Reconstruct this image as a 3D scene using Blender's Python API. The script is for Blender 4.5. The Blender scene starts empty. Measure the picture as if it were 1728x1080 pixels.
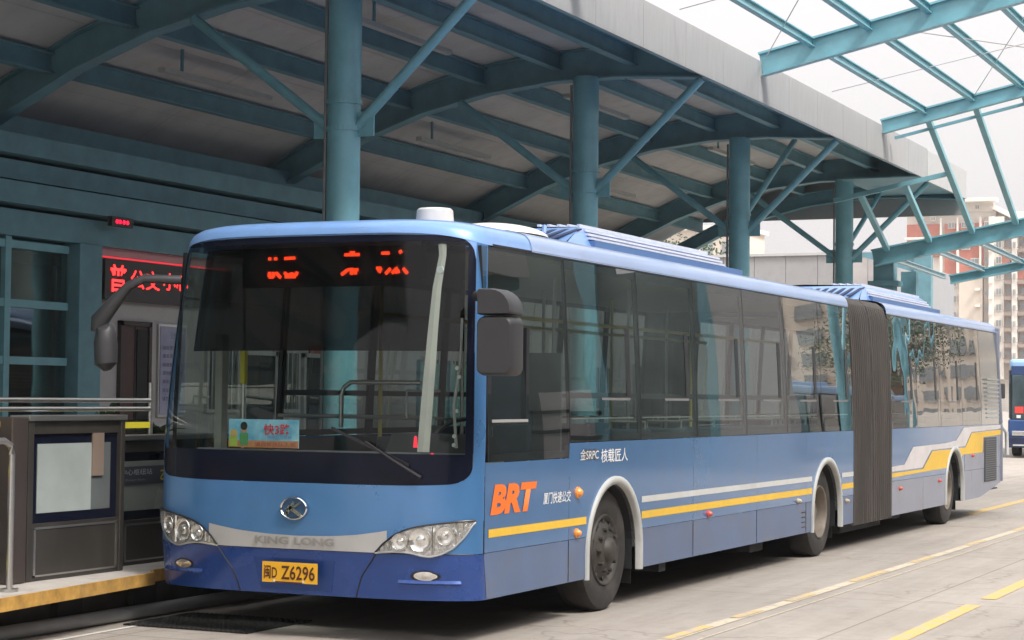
import bpy, math, random
from math import sin, cos, pi, radians, sqrt
from mathutils import Vector, Matrix
random.seed(7)
S = bpy.context.scene
COL = S.collection
# ------------------------------------------------------------------ camera
cam_d = bpy.data.cameras.new('camera'); cam = bpy.data.objects.new('camera', cam_d); COL.objects.link(cam)
yaw, pit, rol = 0.433578, 0.039007, 0.010707
fw = Vector((-sin(yaw)*cos(pit), cos(yaw)*cos(pit), sin(pit)))
rt = Vector((cos(yaw), sin(yaw), 0)); up = rt.cross(fw)
r2 = rt*cos(rol)+up*sin(rol); u2 = -rt*sin(rol)+up*cos(rol)
M = Matrix((r2, u2, -fw)).transposed().to_4x4(); M.translation = (5.6727, -11.7283, 1.6687)
cam.matrix_world = M
cam_d.sensor_width = 36; cam_d.lens = 3291.5/1728*36; cam_d.clip_start = .1; cam_d.clip_end = 3000
S.camera = cam
# ------------------------------------------------------------------ sky and sun
SUN_EL, SUN_AZ = radians(52), radians(-24)      # azimuth measured from +x towards +y
wd = bpy.data.worlds.new('World'); S.world = wd; wd.use_nodes = True
nt = wd.node_tree; nt.nodes.clear()
sk = nt.nodes.new('ShaderNodeTexSky'); sk.sky_type = 'NISHITA'; sk.sun_disc = False
sk.sun_elevation = SUN_EL; sk.sun_rotation = pi/2-SUN_AZ; sk.air_density = 1.4; sk.dust_density = 6; sk.ozone_density = .6
hs = nt.nodes.new('ShaderNodeHueSaturation'); hs.inputs['Saturation'].default_value = .25; hs.inputs['Value'].default_value = .9
mxw = nt.nodes.new('ShaderNodeMix'); mxw.data_type = 'RGBA'; mxw.inputs[0].default_value = .62
mxw.inputs[7].default_value = (8.9, 8.5, 8.55, 1)     # even bright overcast
bg = nt.nodes.new('ShaderNodeBackground'); bg.inputs[1].default_value = .118
wo = nt.nodes.new('ShaderNodeOutputWorld')
nt.links.new(sk.outputs[0], hs.inputs['Color']); nt.links.new(hs.outputs[0], mxw.inputs[6])
tcw = nt.nodes.new('ShaderNodeTexCoord'); spw = nt.nodes.new('ShaderNodeSeparateXYZ'); nt.links.new(tcw.outputs['Generated'], spw.inputs[0])
mrw = nt.nodes.new('ShaderNodeMapRange'); mrw.inputs[1].default_value = 0; mrw.inputs[2].default_value = 1; mrw.inputs[3].default_value = .66; mrw.inputs[4].default_value = 1.65   # overcast dome, brighter overhead
nt.links.new(spw.outputs[2], mrw.inputs[0]); vmw = nt.nodes.new('ShaderNodeVectorMath'); vmw.operation = 'SCALE'
nt.links.new(mxw.outputs[2], vmw.inputs[0]); nt.links.new(mrw.outputs[0], vmw.inputs['Scale']); nt.links.new(vmw.outputs[0], bg.inputs[0]); nt.links.new(bg.outputs[0], wo.inputs[0])
sl = bpy.data.lights.new('sun', 'SUN'); sl.energy = 2.6; sl.angle = radians(12); sl.color = (1, .95, .88)
sun = bpy.data.objects.new('sun', sl); COL.objects.link(sun)
sdir = Vector((cos(SUN_EL)*cos(SUN_AZ), cos(SUN_EL)*sin(SUN_AZ), sin(SUN_EL)))
sun.rotation_euler = (-sdir).to_track_quat('-Z', 'Y').to_euler()
S.view_settings.view_transform = 'Standard'; S.view_settings.look = 'None'
S.view_settings.exposure = 0.65; S.view_settings.gamma = 1; S.view_settings.use_curve_mapping = False
S.render.engine = 'CYCLES'
S.cycles.transparent_max_bounces = 24; S.cycles.max_bounces = 10; S.cycles.caustics_reflective = False; S.cycles.caustics_refractive = False

# ------------------------------------------------------------------ materials
MATS = {}
def mat(name, col, rough=.5, metal=0, var=.08, scale=6, bump=0, bscale=40, coat=0, emit=None, estr=0, stretch=None, spec=.5, col2=None, dirt=0):
    if name in MATS: return MATS[name]
    m = bpy.data.materials.new(name); m.use_nodes = True; n = m.node_tree; b = n.nodes['Principled BSDF']; L = n.links
    tc = n.nodes.new('ShaderNodeTexCoord'); mp = n.nodes.new('ShaderNodeMapping'); L.new(tc.outputs['Object'], mp.inputs[0])
    if stretch: mp.inputs['Scale'].default_value = stretch
    nz = n.nodes.new('ShaderNodeTexNoise'); nz.inputs['Scale'].default_value = scale; nz.inputs['Detail'].default_value = 6; nz.inputs['Roughness'].default_value = .6
    L.new(mp.outputs[0], nz.inputs['Vector'])
    rp = n.nodes.new('ShaderNodeValToRGB'); rp.color_ramp.elements[0].position = .3; rp.color_ramp.elements[1].position = .7
    c = Vector(col); c2 = Vector(col2) if col2 else c*(1+var)
    rp.color_ramp.elements[0].color = (*(c*(1-var)), 1); rp.color_ramp.elements[1].color = (*c2, 1)
    L.new(nz.outputs[0], rp.inputs[0]); out = rp.outputs[0]
    if dirt:
        n2 = n.nodes.new('ShaderNodeTexNoise'); n2.inputs['Scale'].default_value = 2.1; n2.inputs['Detail'].default_value = 9; n2.inputs['Roughness'].default_value = .75
        L.new(mp.outputs[0], n2.inputs['Vector'])
        r3 = n.nodes.new('ShaderNodeValToRGB'); r3.color_ramp.elements[0].position = .5; r3.color_ramp.elements[1].position = .8
        r3.color_ramp.elements[1].color = (dirt, dirt, dirt, 1); L.new(n2.outputs[0], r3.inputs[0])
        mx = n.nodes.new('ShaderNodeMix'); mx.data_type = 'RGBA'; mx.inputs[7].default_value = (.16, .14, .12, 1)
        L.new(r3.outputs[0], mx.inputs[0]); L.new(out, mx.inputs[6]); out = mx.outputs[2]
    L.new(out, b.inputs['Base Color'])
    mr = n.nodes.new('ShaderNodeMapRange'); mr.inputs[3].default_value = max(.02, rough-.07); mr.inputs[4].default_value = min(1, rough+.1)
    L.new(nz.outputs[0], mr.inputs[0]); L.new(mr.outputs[0], b.inputs['Roughness'])
    b.inputs['Metallic'].default_value = metal; b.inputs['Coat Weight'].default_value = coat; b.inputs['Coat Roughness'].default_value = .08
    b.inputs['Specular IOR Level'].default_value = spec
    if bump:
        nb = n.nodes.new('ShaderNodeTexNoise'); nb.inputs['Scale'].default_value = bscale; nb.inputs['Detail'].default_value = 4
        L.new(mp.outputs[0], nb.inputs['Vector']); bp = n.nodes.new('ShaderNodeBump'); bp.inputs['Strength'].default_value = bump; bp.inputs['Distance'].default_value = .02
        L.new(nb.outputs[0], bp.inputs['Height']); L.new(bp.outputs[0], b.inputs['Normal'])
    if emit: b.inputs['Emission Color'].default_value = (*emit, 1); b.inputs['Emission Strength'].default_value = estr
    MATS[name] = m; return m
def glass(name, tint, ior=1.5, wave=0, wscale=1.3, rough=0.0):
    m = bpy.data.materials.new(name); m.use_nodes = True; n = m.node_tree; n.nodes.clear(); L = n.links
    o = n.nodes.new('ShaderNodeOutputMaterial'); mx = n.nodes.new('ShaderNodeMixShader'); t = n.nodes.new('ShaderNodeBsdfTransparent'); g = n.nodes.new('ShaderNodeBsdfGlossy')
    t.inputs[0].default_value = (*tint, 1); g.inputs['Roughness'].default_value = rough; f0 = 2*((ior-1)/(ior+1))**2
    ge = n.nodes.new('ShaderNodeNewGeometry'); dt = n.nodes.new('ShaderNodeVectorMath'); dt.operation = 'DOT_PRODUCT'; L.new(ge.outputs['Normal'], dt.inputs[0]); L.new(ge.outputs['Incoming'], dt.inputs[1])
    def mth(op, a, b_=None, cl=False):
        q = n.nodes.new('ShaderNodeMath'); q.operation = op; q.use_clamp = cl
        for i_, v_ in enumerate((a, b_)):
            if v_ is None: continue
            if isinstance(v_, (int, float)): q.inputs[i_].default_value = v_
            else: L.new(v_, q.inputs[i_])
        return q.outputs[0]
    ab = mth('ABSOLUTE', dt.outputs['Value']); pw = mth('POWER', mth('SUBTRACT', 1.0, ab, True), 4.0)
    fo = mth('ADD', mth('MULTIPLY', pw, 1-f0), f0, True)
    L.new(fo, mx.inputs[0]); L.new(t.outputs[0], mx.inputs[1]); L.new(g.outputs[0], mx.inputs[2]); L.new(mx.outputs[0], o.inputs[0])
    if wave:
        tc = n.nodes.new('ShaderNodeTexCoord'); nb = n.nodes.new('ShaderNodeTexNoise'); nb.inputs['Scale'].default_value = wscale; nb.inputs['Detail'].default_value = 1
        bp = n.nodes.new('ShaderNodeBump'); bp.inputs['Strength'].default_value = wave; bp.inputs['Distance'].default_value = .05
        L.new(tc.outputs['Object'], nb.inputs['Vector']); L.new(nb.outputs[0], bp.inputs['Height']); L.new(bp.outputs[0], g.inputs['Normal'])
    return m
def emis(name, col, st):
    m = bpy.data.materials.new(name); m.use_nodes = True; b = m.node_tree.nodes['Principled BSDF']
    b.inputs['Base Color'].default_value = (*(Vector(col)*.3), 1); b.inputs['Emission Color'].default_value = (*col, 1); b.inputs['Emission Strength'].default_value = st; return m

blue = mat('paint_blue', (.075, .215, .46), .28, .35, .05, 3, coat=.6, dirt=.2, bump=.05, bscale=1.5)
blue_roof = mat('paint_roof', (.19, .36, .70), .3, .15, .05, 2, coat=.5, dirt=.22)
blue_deep = mat('paint_bumper', (.012, .06, .27), .25, .25, .08, 4, coat=.6, dirt=.10)
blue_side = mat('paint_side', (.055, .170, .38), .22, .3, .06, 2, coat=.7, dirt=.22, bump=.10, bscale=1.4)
skirt = mat('paint_skirt', (.090, .140, .255), .4, .1, .14, 2.5, coat=.2, dirt=.8, bump=.08, bscale=1.6)
skirt_r = mat('paint_rear_skirt', (.24, .26, .33), .4, .1, .1, 2.5, coat=.2, dirt=.4)
yellow = mat('paint_yellow', (.75, .47, .04), .4, 0, .08, 5, dirt=.2)
cream = mat('paint_cream', (.55, .56, .55), .4, 0, .06, 5, dirt=.25)
orange = mat('decal_orange', (.82, .17, .02), .5)
white = mat('white_print', (.7, .72, .74), .5)
silver = mat('silver_band', (.50, .50, .50), .35, .4, .05)
chrome = mat('chrome', (.8, .8, .8), .12, 1, .03)
steel = mat('stainless', (.55, .54, .52), .3, .9, .05, stretch=(1, 1, 8))
black = mat('black_trim', (.012, .012, .016), .35)
frit = mat('black_frit', (.006, .008, .018), .12, spec=.15)
plastic = mat('grey_plastic', (.034, .034, .038), .45, bump=.1, bscale=300)
rubber = mat('tyre_rubber', (.028, .026, .025), .85, 0, .25, 8, bump=.2, bscale=90, dirt=.4)
rim_d = mat('rim_dark', (.06, .055, .05), .6, .4, .3, 12, dirt=.5)
rim_l = mat('rim_beige', (.20, .17, .14), .5, .3, .2, 8, dirt=.4)
bell = mat('bellows_fabric', (.062, .054, .050), .7, 0, .2, 5, bump=.2, bscale=20, dirt=.45, stretch=(1, 2, .25))
amber = mat('amber_lens', (.85, .3, .05), .2, coat=.5)
redl = mat('red_lens', (.6, .08, .05), .25, coat=.5)
lens = mat('lamp_reflector', (.88, .86, .83), .14, .85, .12, 25)
lens_g = glass('lamp_glass', (.93, .94, .94), 1.5)
screen_g = glass('windscreen_glass', (.72, .78, .76), 1.25, .02, 1.2)
side_g = glass('side_glass', (.72, .80, .77), 1.9, .05, .9)
side_g2 = glass('rear_side_glass', (.50, .56, .56), 2.1, .06, 1.6)
film = glass('roller_blind_film', (.13, .12, .13), 1.05)
int_grey = mat('interior_grey', (.30, .30, .30), .6)
int_dark = mat('interior_dark', (.05, .055, .06), .7)
seat_m = mat('seat_fabric', (.04, .07, .10), .8, bump=.2)
ledm = emis('led_red', (1, .05, .01), 9)
ledm2 = emis('led_red_sign', (1, .02, .02), 3.2)
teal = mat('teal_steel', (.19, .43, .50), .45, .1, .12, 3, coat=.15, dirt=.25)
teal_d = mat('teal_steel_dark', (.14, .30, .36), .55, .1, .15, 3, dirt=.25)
soffit = mat('soffit_panel', (.55, .545, .54), .75, 0, .10, 1.2, bump=.1, bscale=4, dirt=.3)
fasc = mat('fascia_panel', (.36, .36, .365), .55, .1, .05, 2, dirt=.3, stretch=(1, 6, 1))
conc_p = mat('platform_concrete', (.42, .39, .36), .8, 0, .2, 4, bump=.2, dirt=.35)
yel_edge = mat('yellow_nosing', (.46, .26, .06), .7, 0, .35, 9, dirt=.9)
wallw = mat('white_wall', (.52, .50, .50), .8, 0, .06, 2, dirt=.2)
darkm = mat('dark_recess', (.02, .022, .025), .8)
brown = mat('brown_wood', (.07, .028, .028), .5, 0, .2, 6)
ss_dark = mat('door_steel', (.085, .078, .07), .38, .6, .12, 6, stretch=(1, 1, .3), dirt=.2)
pane_g = mat('frosted_pane', (.33, .37, .36), .2, 0, .15, 1.5, coat=.5)
teal_glass = mat('teal_glazing', (.10, .17, .16), .12, 0, .35, 1.2, coat=.5)
leafm = mat('leaf_green', (.025, .06, .02), .5, 0, .4, 20)
kerbm = mat('kerb_stone', (.16, .155, .15), .8, 0, .2, 5, bump=.3, dirt=.3)
pipem = mat('grey_pipe', (.24, .245, .25), .5, .2, .1)

# ------------------------------------------------------------------ helpers
WO = {}
class MB:
    def __init__(s): s.v = []; s.f = []
    def box(s, x0, x1, y0, y1, z0, z1):
        i = len(s.v)
        s.v += [(x, y, z) for z in (z0, z1) for y in (y0, y1) for x in (x0, x1)]
        s.f += [tuple(i+k for k in q) for q in ((0, 2, 3, 1), (4, 5, 7, 6), (0, 1, 5, 4), (2, 6, 7, 3), (0, 4, 6, 2), (1, 3, 7, 5))]; return s
    def bar(s, a, b, w, h, upv=(0, 0, 1)):
        a = Vector(a); b = Vector(b); d = (b-a).normalized(); sd = d.cross(Vector(upv))
        if sd.length < 1e-5: sd = d.cross(Vector((1, 0, 0)))
        sd.normalize(); n = sd.cross(d); i = len(s.v)
        for p in (a, b):
            for u, v in ((-1, -1), (1, -1), (1, 1), (-1, 1)): s.v.append(tuple(p+sd*u*w/2+n*v*h/2))
        s.f += [tuple(i+k for k in q) for q in ((0, 1, 2, 3), (7, 6, 5, 4), (0, 4, 5, 1), (1, 5, 6, 2), (2, 6, 7, 3), (3, 7, 4, 0))]; return s
    def ibeam(s, a, b, w, h, t=.02, upv=(0, 0, 1)):
        a = Vector(a); b = Vector(b); d = (b-a).normalized(); sd = d.cross(Vector(upv)).normalized(); n = sd.cross(d)
        s.bar(a+n*(h/2-t/2), b+n*(h/2-t/2), w, t, upv); s.bar(a-n*(h/2-t/2), b-n*(h/2-t/2), w, t, upv); s.bar(a, b, t, h-2*t, upv); return s
    def tube(s, pts, r, n=10, cap=True):
        pts = [Vector(p) for p in pts]; i = len(s.v); prev = None
        for k, p in enumerate(pts):
            d = (pts[min(k+1, len(pts)-1)]-pts[max(k-1, 0)]).normalized()
            a = d.cross(Vector((0, 0, 1)))
            if a.length < .1: a = d.cross(Vector((1, 0, 0)))
            a.normalize()
            if prev and a.dot(prev) < 0: a = -a
            prev = a; b = a.cross(d)
            rr = r[k] if isinstance(r, (list, tuple)) else r
            for j in range(n): s.v.append(tuple(p+(a*cos(2*pi*j/n)+b*sin(2*pi*j/n))*rr))
        for k in range(len(pts)-1):
            for j in range(n): s.f.append((i+k*n+j, i+k*n+(j+1) % n, i+(k+1)*n+(j+1) % n, i+(k+1)*n+j))
        if cap: s.f.append(tuple(i+j for j in range(n))[::-1]); s.f.append(tuple(i+(len(pts)-1)*n+j for j in range(n)))
        return s
    def lathe(s, prof, c=(0, 0, 0), ax='x', n=32):   # prof: (axial, radius)
        i = len(s.v)
        for a, r in prof:
            for j in range(n):
                t = 2*pi*j/n; p = {'x': (a, r*cos(t), r*sin(t)), 'y': (r*cos(t), a, r*sin(t)), 'z': (r*cos(t), r*sin(t), a)}[ax]
                s.v.append((p[0]+c[0], p[1]+c[1], p[2]+c[2]))
        for k in range(len(prof)-1):
            for j in range(n): s.f.append((i+k*n+j, i+k*n+(j+1) % n, i+(k+1)*n+(j+1) % n, i+(k+1)*n+j))
        return s
    def grid(s, rows):
        i = len(s.v); m = len(rows[0])
        for r in rows: s.v += [tuple(p) for p in r]
        for a in range(len(rows)-1):
            for b in range(m-1): s.f.append((i+a*m+b, i+a*m+b+1, i+(a+1)*m+b+1, i+(a+1)*m+b))
        return s
    def prism(s, poly, ext):     # planar polygon (list of 3D), extrusion vector
        i = len(s.v); n = len(poly); e = Vector(ext)
        s.v += [tuple(p) for p in poly]+[tuple(Vector(p)+e) for p in poly]
        s.f.append(tuple(range(i, i+n))); s.f.append(tuple(range(i+2*n-1, i+n-1, -1)))
        for j in range(n): s.f.append((i+j, i+n+j, i+n+(j+1) % n, i+(j+1) % n))
        return s
    def build(s, name, m, parent=None, origin=None, smooth=False, bev=0, solid=0):
        me = bpy.data.meshes.new(name)
        po = WO[parent.name] if parent else Vector((0, 0, 0))
        o3 = Vector(origin) if origin is not None else (po if parent else Vector((0, 0, 0)))
        me.from_pydata([(v[0]-o3.x, v[1]-o3.y, v[2]-o3.z) for v in s.v], [], s.f)
        me.materials.append(m)
        o = bpy.data.objects.new(name, me); COL.objects.link(o); o.location = o3-po; WO[o.name] = o3
        if parent: o.parent = parent
        if smooth:
            me.shade_smooth()
            if smooth != 2:
                try: me.set_sharp_from_angle(angle=radians(38))
                except Exception: pass
        if solid: md = o.modifiers.new('s', 'SOLIDIFY'); md.thickness = solid; md.offset = -1
        if bev: md = o.modifiers.new('b', 'BEVEL'); md.width = bev; md.segments = 2; md.limit_method = 'ANGLE'
        return o
def tag(o, label=None, cat=None, group=None, kind=None):
    if label: o['label'] = label
    if cat: o['category'] = cat
    if group: o['group'] = group
    if kind: o['kind'] = kind
    return o
def empty(name, loc, label=None, cat=None, group=None, parent=None):
    o = bpy.data.objects.new(name, None); COL.objects.link(o); o.location = loc; WO[o.name] = Vector(loc); o.empty_display_size = .2
    return tag(o, label, cat, group)
def copy_tree(o, parent=None, loc=None, keep=True):
    c = o.copy(); COL.objects.link(c)
    if parent: c.parent = parent
    if loc is not None: c.location = loc
    for ch in list(o.children): copy_tree(ch, c)
    WO[c.name] = Vector(c.location)
    return c
def text(name, s, m, parent, fmap, w, h, ext=.004, shear=0, bold=0, keep=False):
    cu = bpy.data.curves.new('t', 'FONT'); cu.body = s; cu.size = 1; cu.extrude = 0; cu.resolution_u = 3; cu.offset = bold
    ob = bpy.data.objects.new('t', cu); COL.objects.link(ob)
    dg = bpy.context.evaluated_depsgraph_get(); me = bpy.data.meshes.new_from_object(ob.evaluated_get(dg))
    COL.objects.unlink(ob); bpy.data.objects.remove(ob)
    if not me.vertices: return None
    xs = [v.co.x for v in me.vertices]; ys = [v.co.y for v in me.vertices]; x0, x1, y0, y1 = min(xs), max(xs), min(ys), max(ys)
    po = WO[parent.name] if parent else Vector((0, 0, 0))
    for v in me.vertices:
        a = (v.co.x-x0)/(x1-x0); b = (v.co.y-y0)/(y1-y0)
        v.co = Vector(fmap(a*w+shear*b*h, b*h))-po
    me.materials.clear(); me.materials.append(m); me.name = name
    o = bpy.data.objects.new(name, me); COL.objects.link(o); WO[o.name] = po
    if parent: o.parent = parent
    return o
def lerp(a, b, t): return a+(b-a)*t
def interp(pts, x):
    if x <= pts[0][0]: return pts[0][1]
    for (a, fa), (b, fb) in zip(pts, pts[1:]):
        if x <= b: return lerp(fa, fb, (x-a)/(b-a))
    return pts[-1][1]

# ================================================================== THE SETTING
def ground_material():
    m = bpy.data.materials.new('concrete_ground'); m.use_nodes = True; n = m.node_tree; L = n.links; b = n.nodes['Principled BSDF']
    tc = n.nodes.new('ShaderNodeTexCoord'); sx = n.nodes.new('ShaderNodeSeparateXYZ'); L.new(tc.outputs['Object'], sx.inputs[0])
    def noise(sc, det, st=(1, 1, 1), ro=.6):
        mp = n.nodes.new('ShaderNodeMapping'); mp.inputs['Scale'].default_value = st; L.new(tc.outputs['Object'], mp.inputs[0])
        z = n.nodes.new('ShaderNodeTexNoise'); z.inputs['Scale'].default_value = sc; z.inputs['Detail'].default_value = det; z.inputs['Roughness'].default_value = ro
        L.new(mp.outputs[0], z.inputs['Vector']); return z.outputs[0]
    def ramp(src, p0, c0, p1, c1):
        r = n.nodes.new('ShaderNodeValToRGB'); r.color_ramp.elements[0].position = p0; r.color_ramp.elements[0].color = (*c0, 1)
        r.color_ramp.elements[1].position = p1; r.color_ramp.elements[1].color = (*c1, 1); L.new(src, r.inputs[0]); return r.outputs[0]
    def mul(a, bb, f=1):
        x = n.nodes.new('ShaderNodeMix'); x.data_type = 'RGBA'; x.blend_type = 'MULTIPLY'; x.inputs[0].default_value = f; L.new(a, x.inputs[6]); L.new(bb, x.inputs[7]); return x.outputs[2]
    c = ramp(noise(.5, 8), .3, (.36, .325, .29), .7, (.44, .40, .36))
    c = mul(c, ramp(noise(1.4, 8, (3.2, .22, 1), .7),   .32, (.84, .83, .82), .62, (1, 1, 1)))       # tyre-worn streaks along the lane
    c = mul(c, ramp(noise(5, 10, (1, 1, 1), .75), .36, (.78, .76, .74), .50, (1, 1, 1)), .6)
    c = mul(c, ramp(noise(110, 4, (1, 1, 1), .8), .35, (.74, .73, .72), .58, (1, 1, 1)))
    c = mul(c, ramp(noise(2.6, 5, (1, 1, 1), .5), .23, (.55, .53, .52), .30, (1, 1, 1)), .8)
    vo = n.nodes.new('ShaderNodeTexVoronoi'); vo.feature = 'DISTANCE_TO_EDGE'; vo.inputs['Scale'].default_value = .33; vo.inputs['Randomness'].default_value = 1
    wn = n.nodes.new('ShaderNodeTexNoise'); wn.inputs['Scale'].default_value = 1.5; wn.inputs['Detail'].default_value = 8
    va = n.nodes.new('ShaderNodeVectorMath'); va.operation = 'ADD'; L.new(tc.outputs['Object'], wn.inputs['Vector']); L.new(tc.outputs['Object'], va.inputs[0]); L.new(wn.outputs['Color'], va.inputs[1]); L.new(va.outputs[0], vo.inputs['Vector'])
    c = mul(c, ramp(vo.outputs['Distance'], .002, (.5, .48, .46), .006, (1, 1, 1)), .55)
    # slab joints
    for ax, per in ((0, 4.3), (1, 5.0)):
        mm = n.nodes.new('ShaderNodeMath'); mm.operation = 'PINGPONG'; mm.inputs[1].default_value = per/2
        ad = n.nodes.new('ShaderNodeMath'); ad.operation = 'ADD'; ad.inputs[1].default_value = 101.3 if ax == 0 else 100.6
        L.new(sx.outputs[ax], ad.inputs[0]); L.new(ad.outputs[0], mm.inputs[0])
        c = mul(c, ramp(mm.outputs[0], .004, (.55, .53, .5), .012, (1, 1, 1)))
    L.new(c, b.inputs['Base Color']); b.inputs['Roughness'].default_value = .8
    bp = n.nodes.new('ShaderNodeBump'); bp.inputs['Strength'].default_value = .25; bp.inputs['Distance'].default_value = .01
    L.new(noise(45, 6), bp.inputs['Height']); L.new(bp.outputs[0], b.inputs['Normal']); return m
g = MB().grid([[(-500, -90, 0), (400, -90, 0)], [(-500, 700, 0), (400, 700, 0)]]).build('ground', ground_material()); tag(g, kind='structure')

def worn(name, col, thr=.45):
    m = bpy.data.materials.new(name); m.use_nodes = True; n = m.node_tree; L = n.links; b = n.nodes['Principled BSDF']
    tc = n.nodes.new('ShaderNodeTexCoord'); z = n.nodes.new('ShaderNodeTexNoise'); z.inputs['Scale'].default_value = 7; z.inputs['Detail'].default_value = 10; z.inputs['Roughness'].default_value = .75
    L.new(tc.outputs['Object'], z.inputs['Vector']); r = n.nodes.new('ShaderNodeValToRGB'); r.color_ramp.elements[0].position = thr-.06; r.color_ramp.elements[1].position = thr+.05
    r.color_ramp.elements[0].color = (.41, .37, .32, 1); r.color_ramp.elements[1].color = (*col, 1); L.new(z.outputs[0], r.inputs[0]); L.new(r.outputs[0], b.inputs['Base Color']); b.inputs['Roughness'].default_value = .75
    return m
wy = worn('worn_yellow_line', (.62, .41, .11), .47); ww = worn('worn_white_line', (.58, .50, .37), .47); wl = worn('white_line', (.62, .60, .56), .38)
wy2 = worn('worn_patch', (.66, .44, .14), .51)
def strip(name, a, b, w, m, z=.004, label=None):
    a = Vector((*a, z)); b = Vector((*b, z)); d = (b-a).normalized(); s = Vector((d.y, -d.x, 0))*w/2
    o = MB().grid([[a-s, a+s], [b-s, b+s]]).build(name, m); tag(o, label, kind='structure'); return o
# faded line along the lane: pale paint with patches of newer yellow
LX = 0.985
strip('road_marking', (LX, -8), (LX, 70), .11, ww)
strip('road_marking', (LX+.19, -8), (LX+.19, 70), .018, ww)
for a, b in ((1.0, 1.9), (2.5, 3.1), (3.9, 4.6), (5.9, 7.2), (8.3, 9.2), (11.0, 11.9), (14, 14.8), (18, 19.2), (24, 25.4)):
    strip('road_marking', (LX-.01, a), (LX-.01, b), .085, wy2, .008)
for k in range(-2, 12):
    strip('road_marking', (2.40, 1.5+3.65*k-.2), (2.39, 4.6+3.65*k-.2), .13, wy)
strip('road_marking', (-.30, 17.2), (-.55, 60), .16, wy)
strip('road_marking', (-2.55, -3.4), (-2.62, -.02), .05, wl)
gr = MB()
for k in range(26): gr.box(-2.72+k*.041, -2.706+k*.041, -.16, .72, .004, .014)
for k in range(14): gr.box(-2.72, -1.68, -.16+k*.064, -.15+k*.064, .003, .012)
gr.build('grating', mat('grate_iron', (.045, .045, .045), .6, .5)); gro = bpy.data.objects['grating']
tag(gro, 'dark iron drain grate set in the concrete before the blue bus', 'drain grate')

# ================================================================== STATION CANOPY (left)
CX = -4.5
PROF = [(-12.5, 2.95), (-11, 3.80), (-10, 4.32), (-9, 4.84), (-8, 5.30), (-7, 5.64), (-6, 5.86), (-5, 5.97), (-4, 5.98), (-2.75, 5.90)]
def pz(x): return interp(PROF, x)
can = empty('station_canopy', (CX, 6, 0), 'long grey curved canopy on teal steel arches over the bus platform', 'canopy')
FR = [-13.45, -6.9, -.45, 6.1, 12.66, 19.2, 25.77, 28.45]
xs_p = [-12.5+i*.61 for i in range(17)]
for fy in FR:      # arched cross beams (web, flanges)
    mb = MB(); hh = .42 if fy < 28 else .30
    pts = [(x, pz(x)) for x in [-12.5+i*.5 for i in range(20)]+[-2.78]]
    if fy > 28: pts = [(x, z-.10-.02*max(0, -6-x)) for x, z in pts]
    for (xa, za), (xb, zb) in zip(pts, pts[1:]):
        for dz0, dz1, w in ((0, .025, .11), (.025, hh-.02, .012), (hh-.02, hh, .11)):
            i = len(mb.v)
            for yy in (fy-w, fy+w):
                mb.v += [(xa, yy, za+dz0), (xb, yy, zb+dz0), (xb, yy, zb+dz1), (xa, yy, za+dz1)]
            mb.f += [(i, i+1, i+2, i+3), (i+7, i+6, i+5, i+4), (i, i+4, i+5, i+1), (i+3, i+2, i+6, i+7)]
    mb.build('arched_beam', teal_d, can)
px_list = [-11.9, -10.7, -9.55, -8.4, -7.25, -6.1, -4.95, -3.85, -2.95]
for x in px_list:
    z = pz(x)+.30
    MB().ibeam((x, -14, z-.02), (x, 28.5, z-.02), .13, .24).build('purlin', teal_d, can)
edges = [-12.6]+[(a+b)/2 for a, b in zip(px_list, px_list[1:])]+[-2.72]
edges = [-12.6, -11.3, -10.1, -9.0, -7.85, -6.7, -5.55, -4.4, -3.4, -2.74]
for a, b in zip(edges, edges[1:]):
    for ya, yb in zip([-14]+FR[1:-1], FR[1:-1]+[28.55]):
        mb = MB(); n = 2
        for k in range(n):      # corrugated underside
            y0 = lerp(ya, yb, k/n)+.006; y1 = lerp(ya, yb, (k+1)/n)-.006
            za, zb = pz(a)+.44, pz(b)+.44
            i = len(mb.v); mb.v += [(a+.006, y0, za), (b-.006, y0, zb), (b-.006, y1, zb), (a+.006, y1, za), (a+.006, y1+.012, za+.03), (b-.006, y1+.012, zb+.03)]
            mb.f += [(i, i+1, i+2, i+3), (i+3, i+2, i+5, i+4)]
        mb.build('soffit_panel', soffit, can)
mb = MB()
for a, b in zip(edges, edges[1:]): mb.grid([[(a, -14, pz(a)+.52), (b, -14, pz(b)+.52)], [(a, 28.6, pz(a)+.52), (b, 28.6, pz(b)+.52)]])
mb.build('roof_sheet', mat('roof_sheet', (.3, .31, .32), .5), can)
for x_, ys_ in ((-5.5, (1.2, 8.0, 14.2, 20.6)), (-7.8, (-.5, 7.4, 14.0, 20.4))):
    for y_ in ys_: MB().box(x_-.05, x_+.05, y_, y_+2.4, pz(x_)+.10, pz(x_)+.16).build('strip_light', mat('fitting_pale', (.5, .5, .48), .5), can); MB().box(x_-.012, x_+.012, y_+.4, y_+.44, pz(x_)+.16, pz(x_)+.44).build('light_hanger', teal_d, can)
# gutter beam and fascia
MB().box(-2.98, -2.73, -14, 25.0, 5.97, 6.20).build('edge_beam', teal, can)
y = -14.0
while y < 24.9:
    MB().box(-2.722, -2.69, y+.004, y+1.5-.004, 5.86, 6.44).build('fascia_panel', fasc, can); y += 1.5
for k in range(2): MB().box(-2.722, -2.685, 25.0+k*1.78+.004, 25.0+(k+1)*1.78-.004, 5.83, 6.41).build('fascia_panel', mat('fascia_lit_end', (.42, .42, .42), .6, 0, .05), can)  # paler end panels: brighter face of the turned fascia end put into the colour
MB().box(-12.5, -2.73, 28.57, 28.62, 5.5, 6.40).build('end_fascia', fasc, can)
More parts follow.
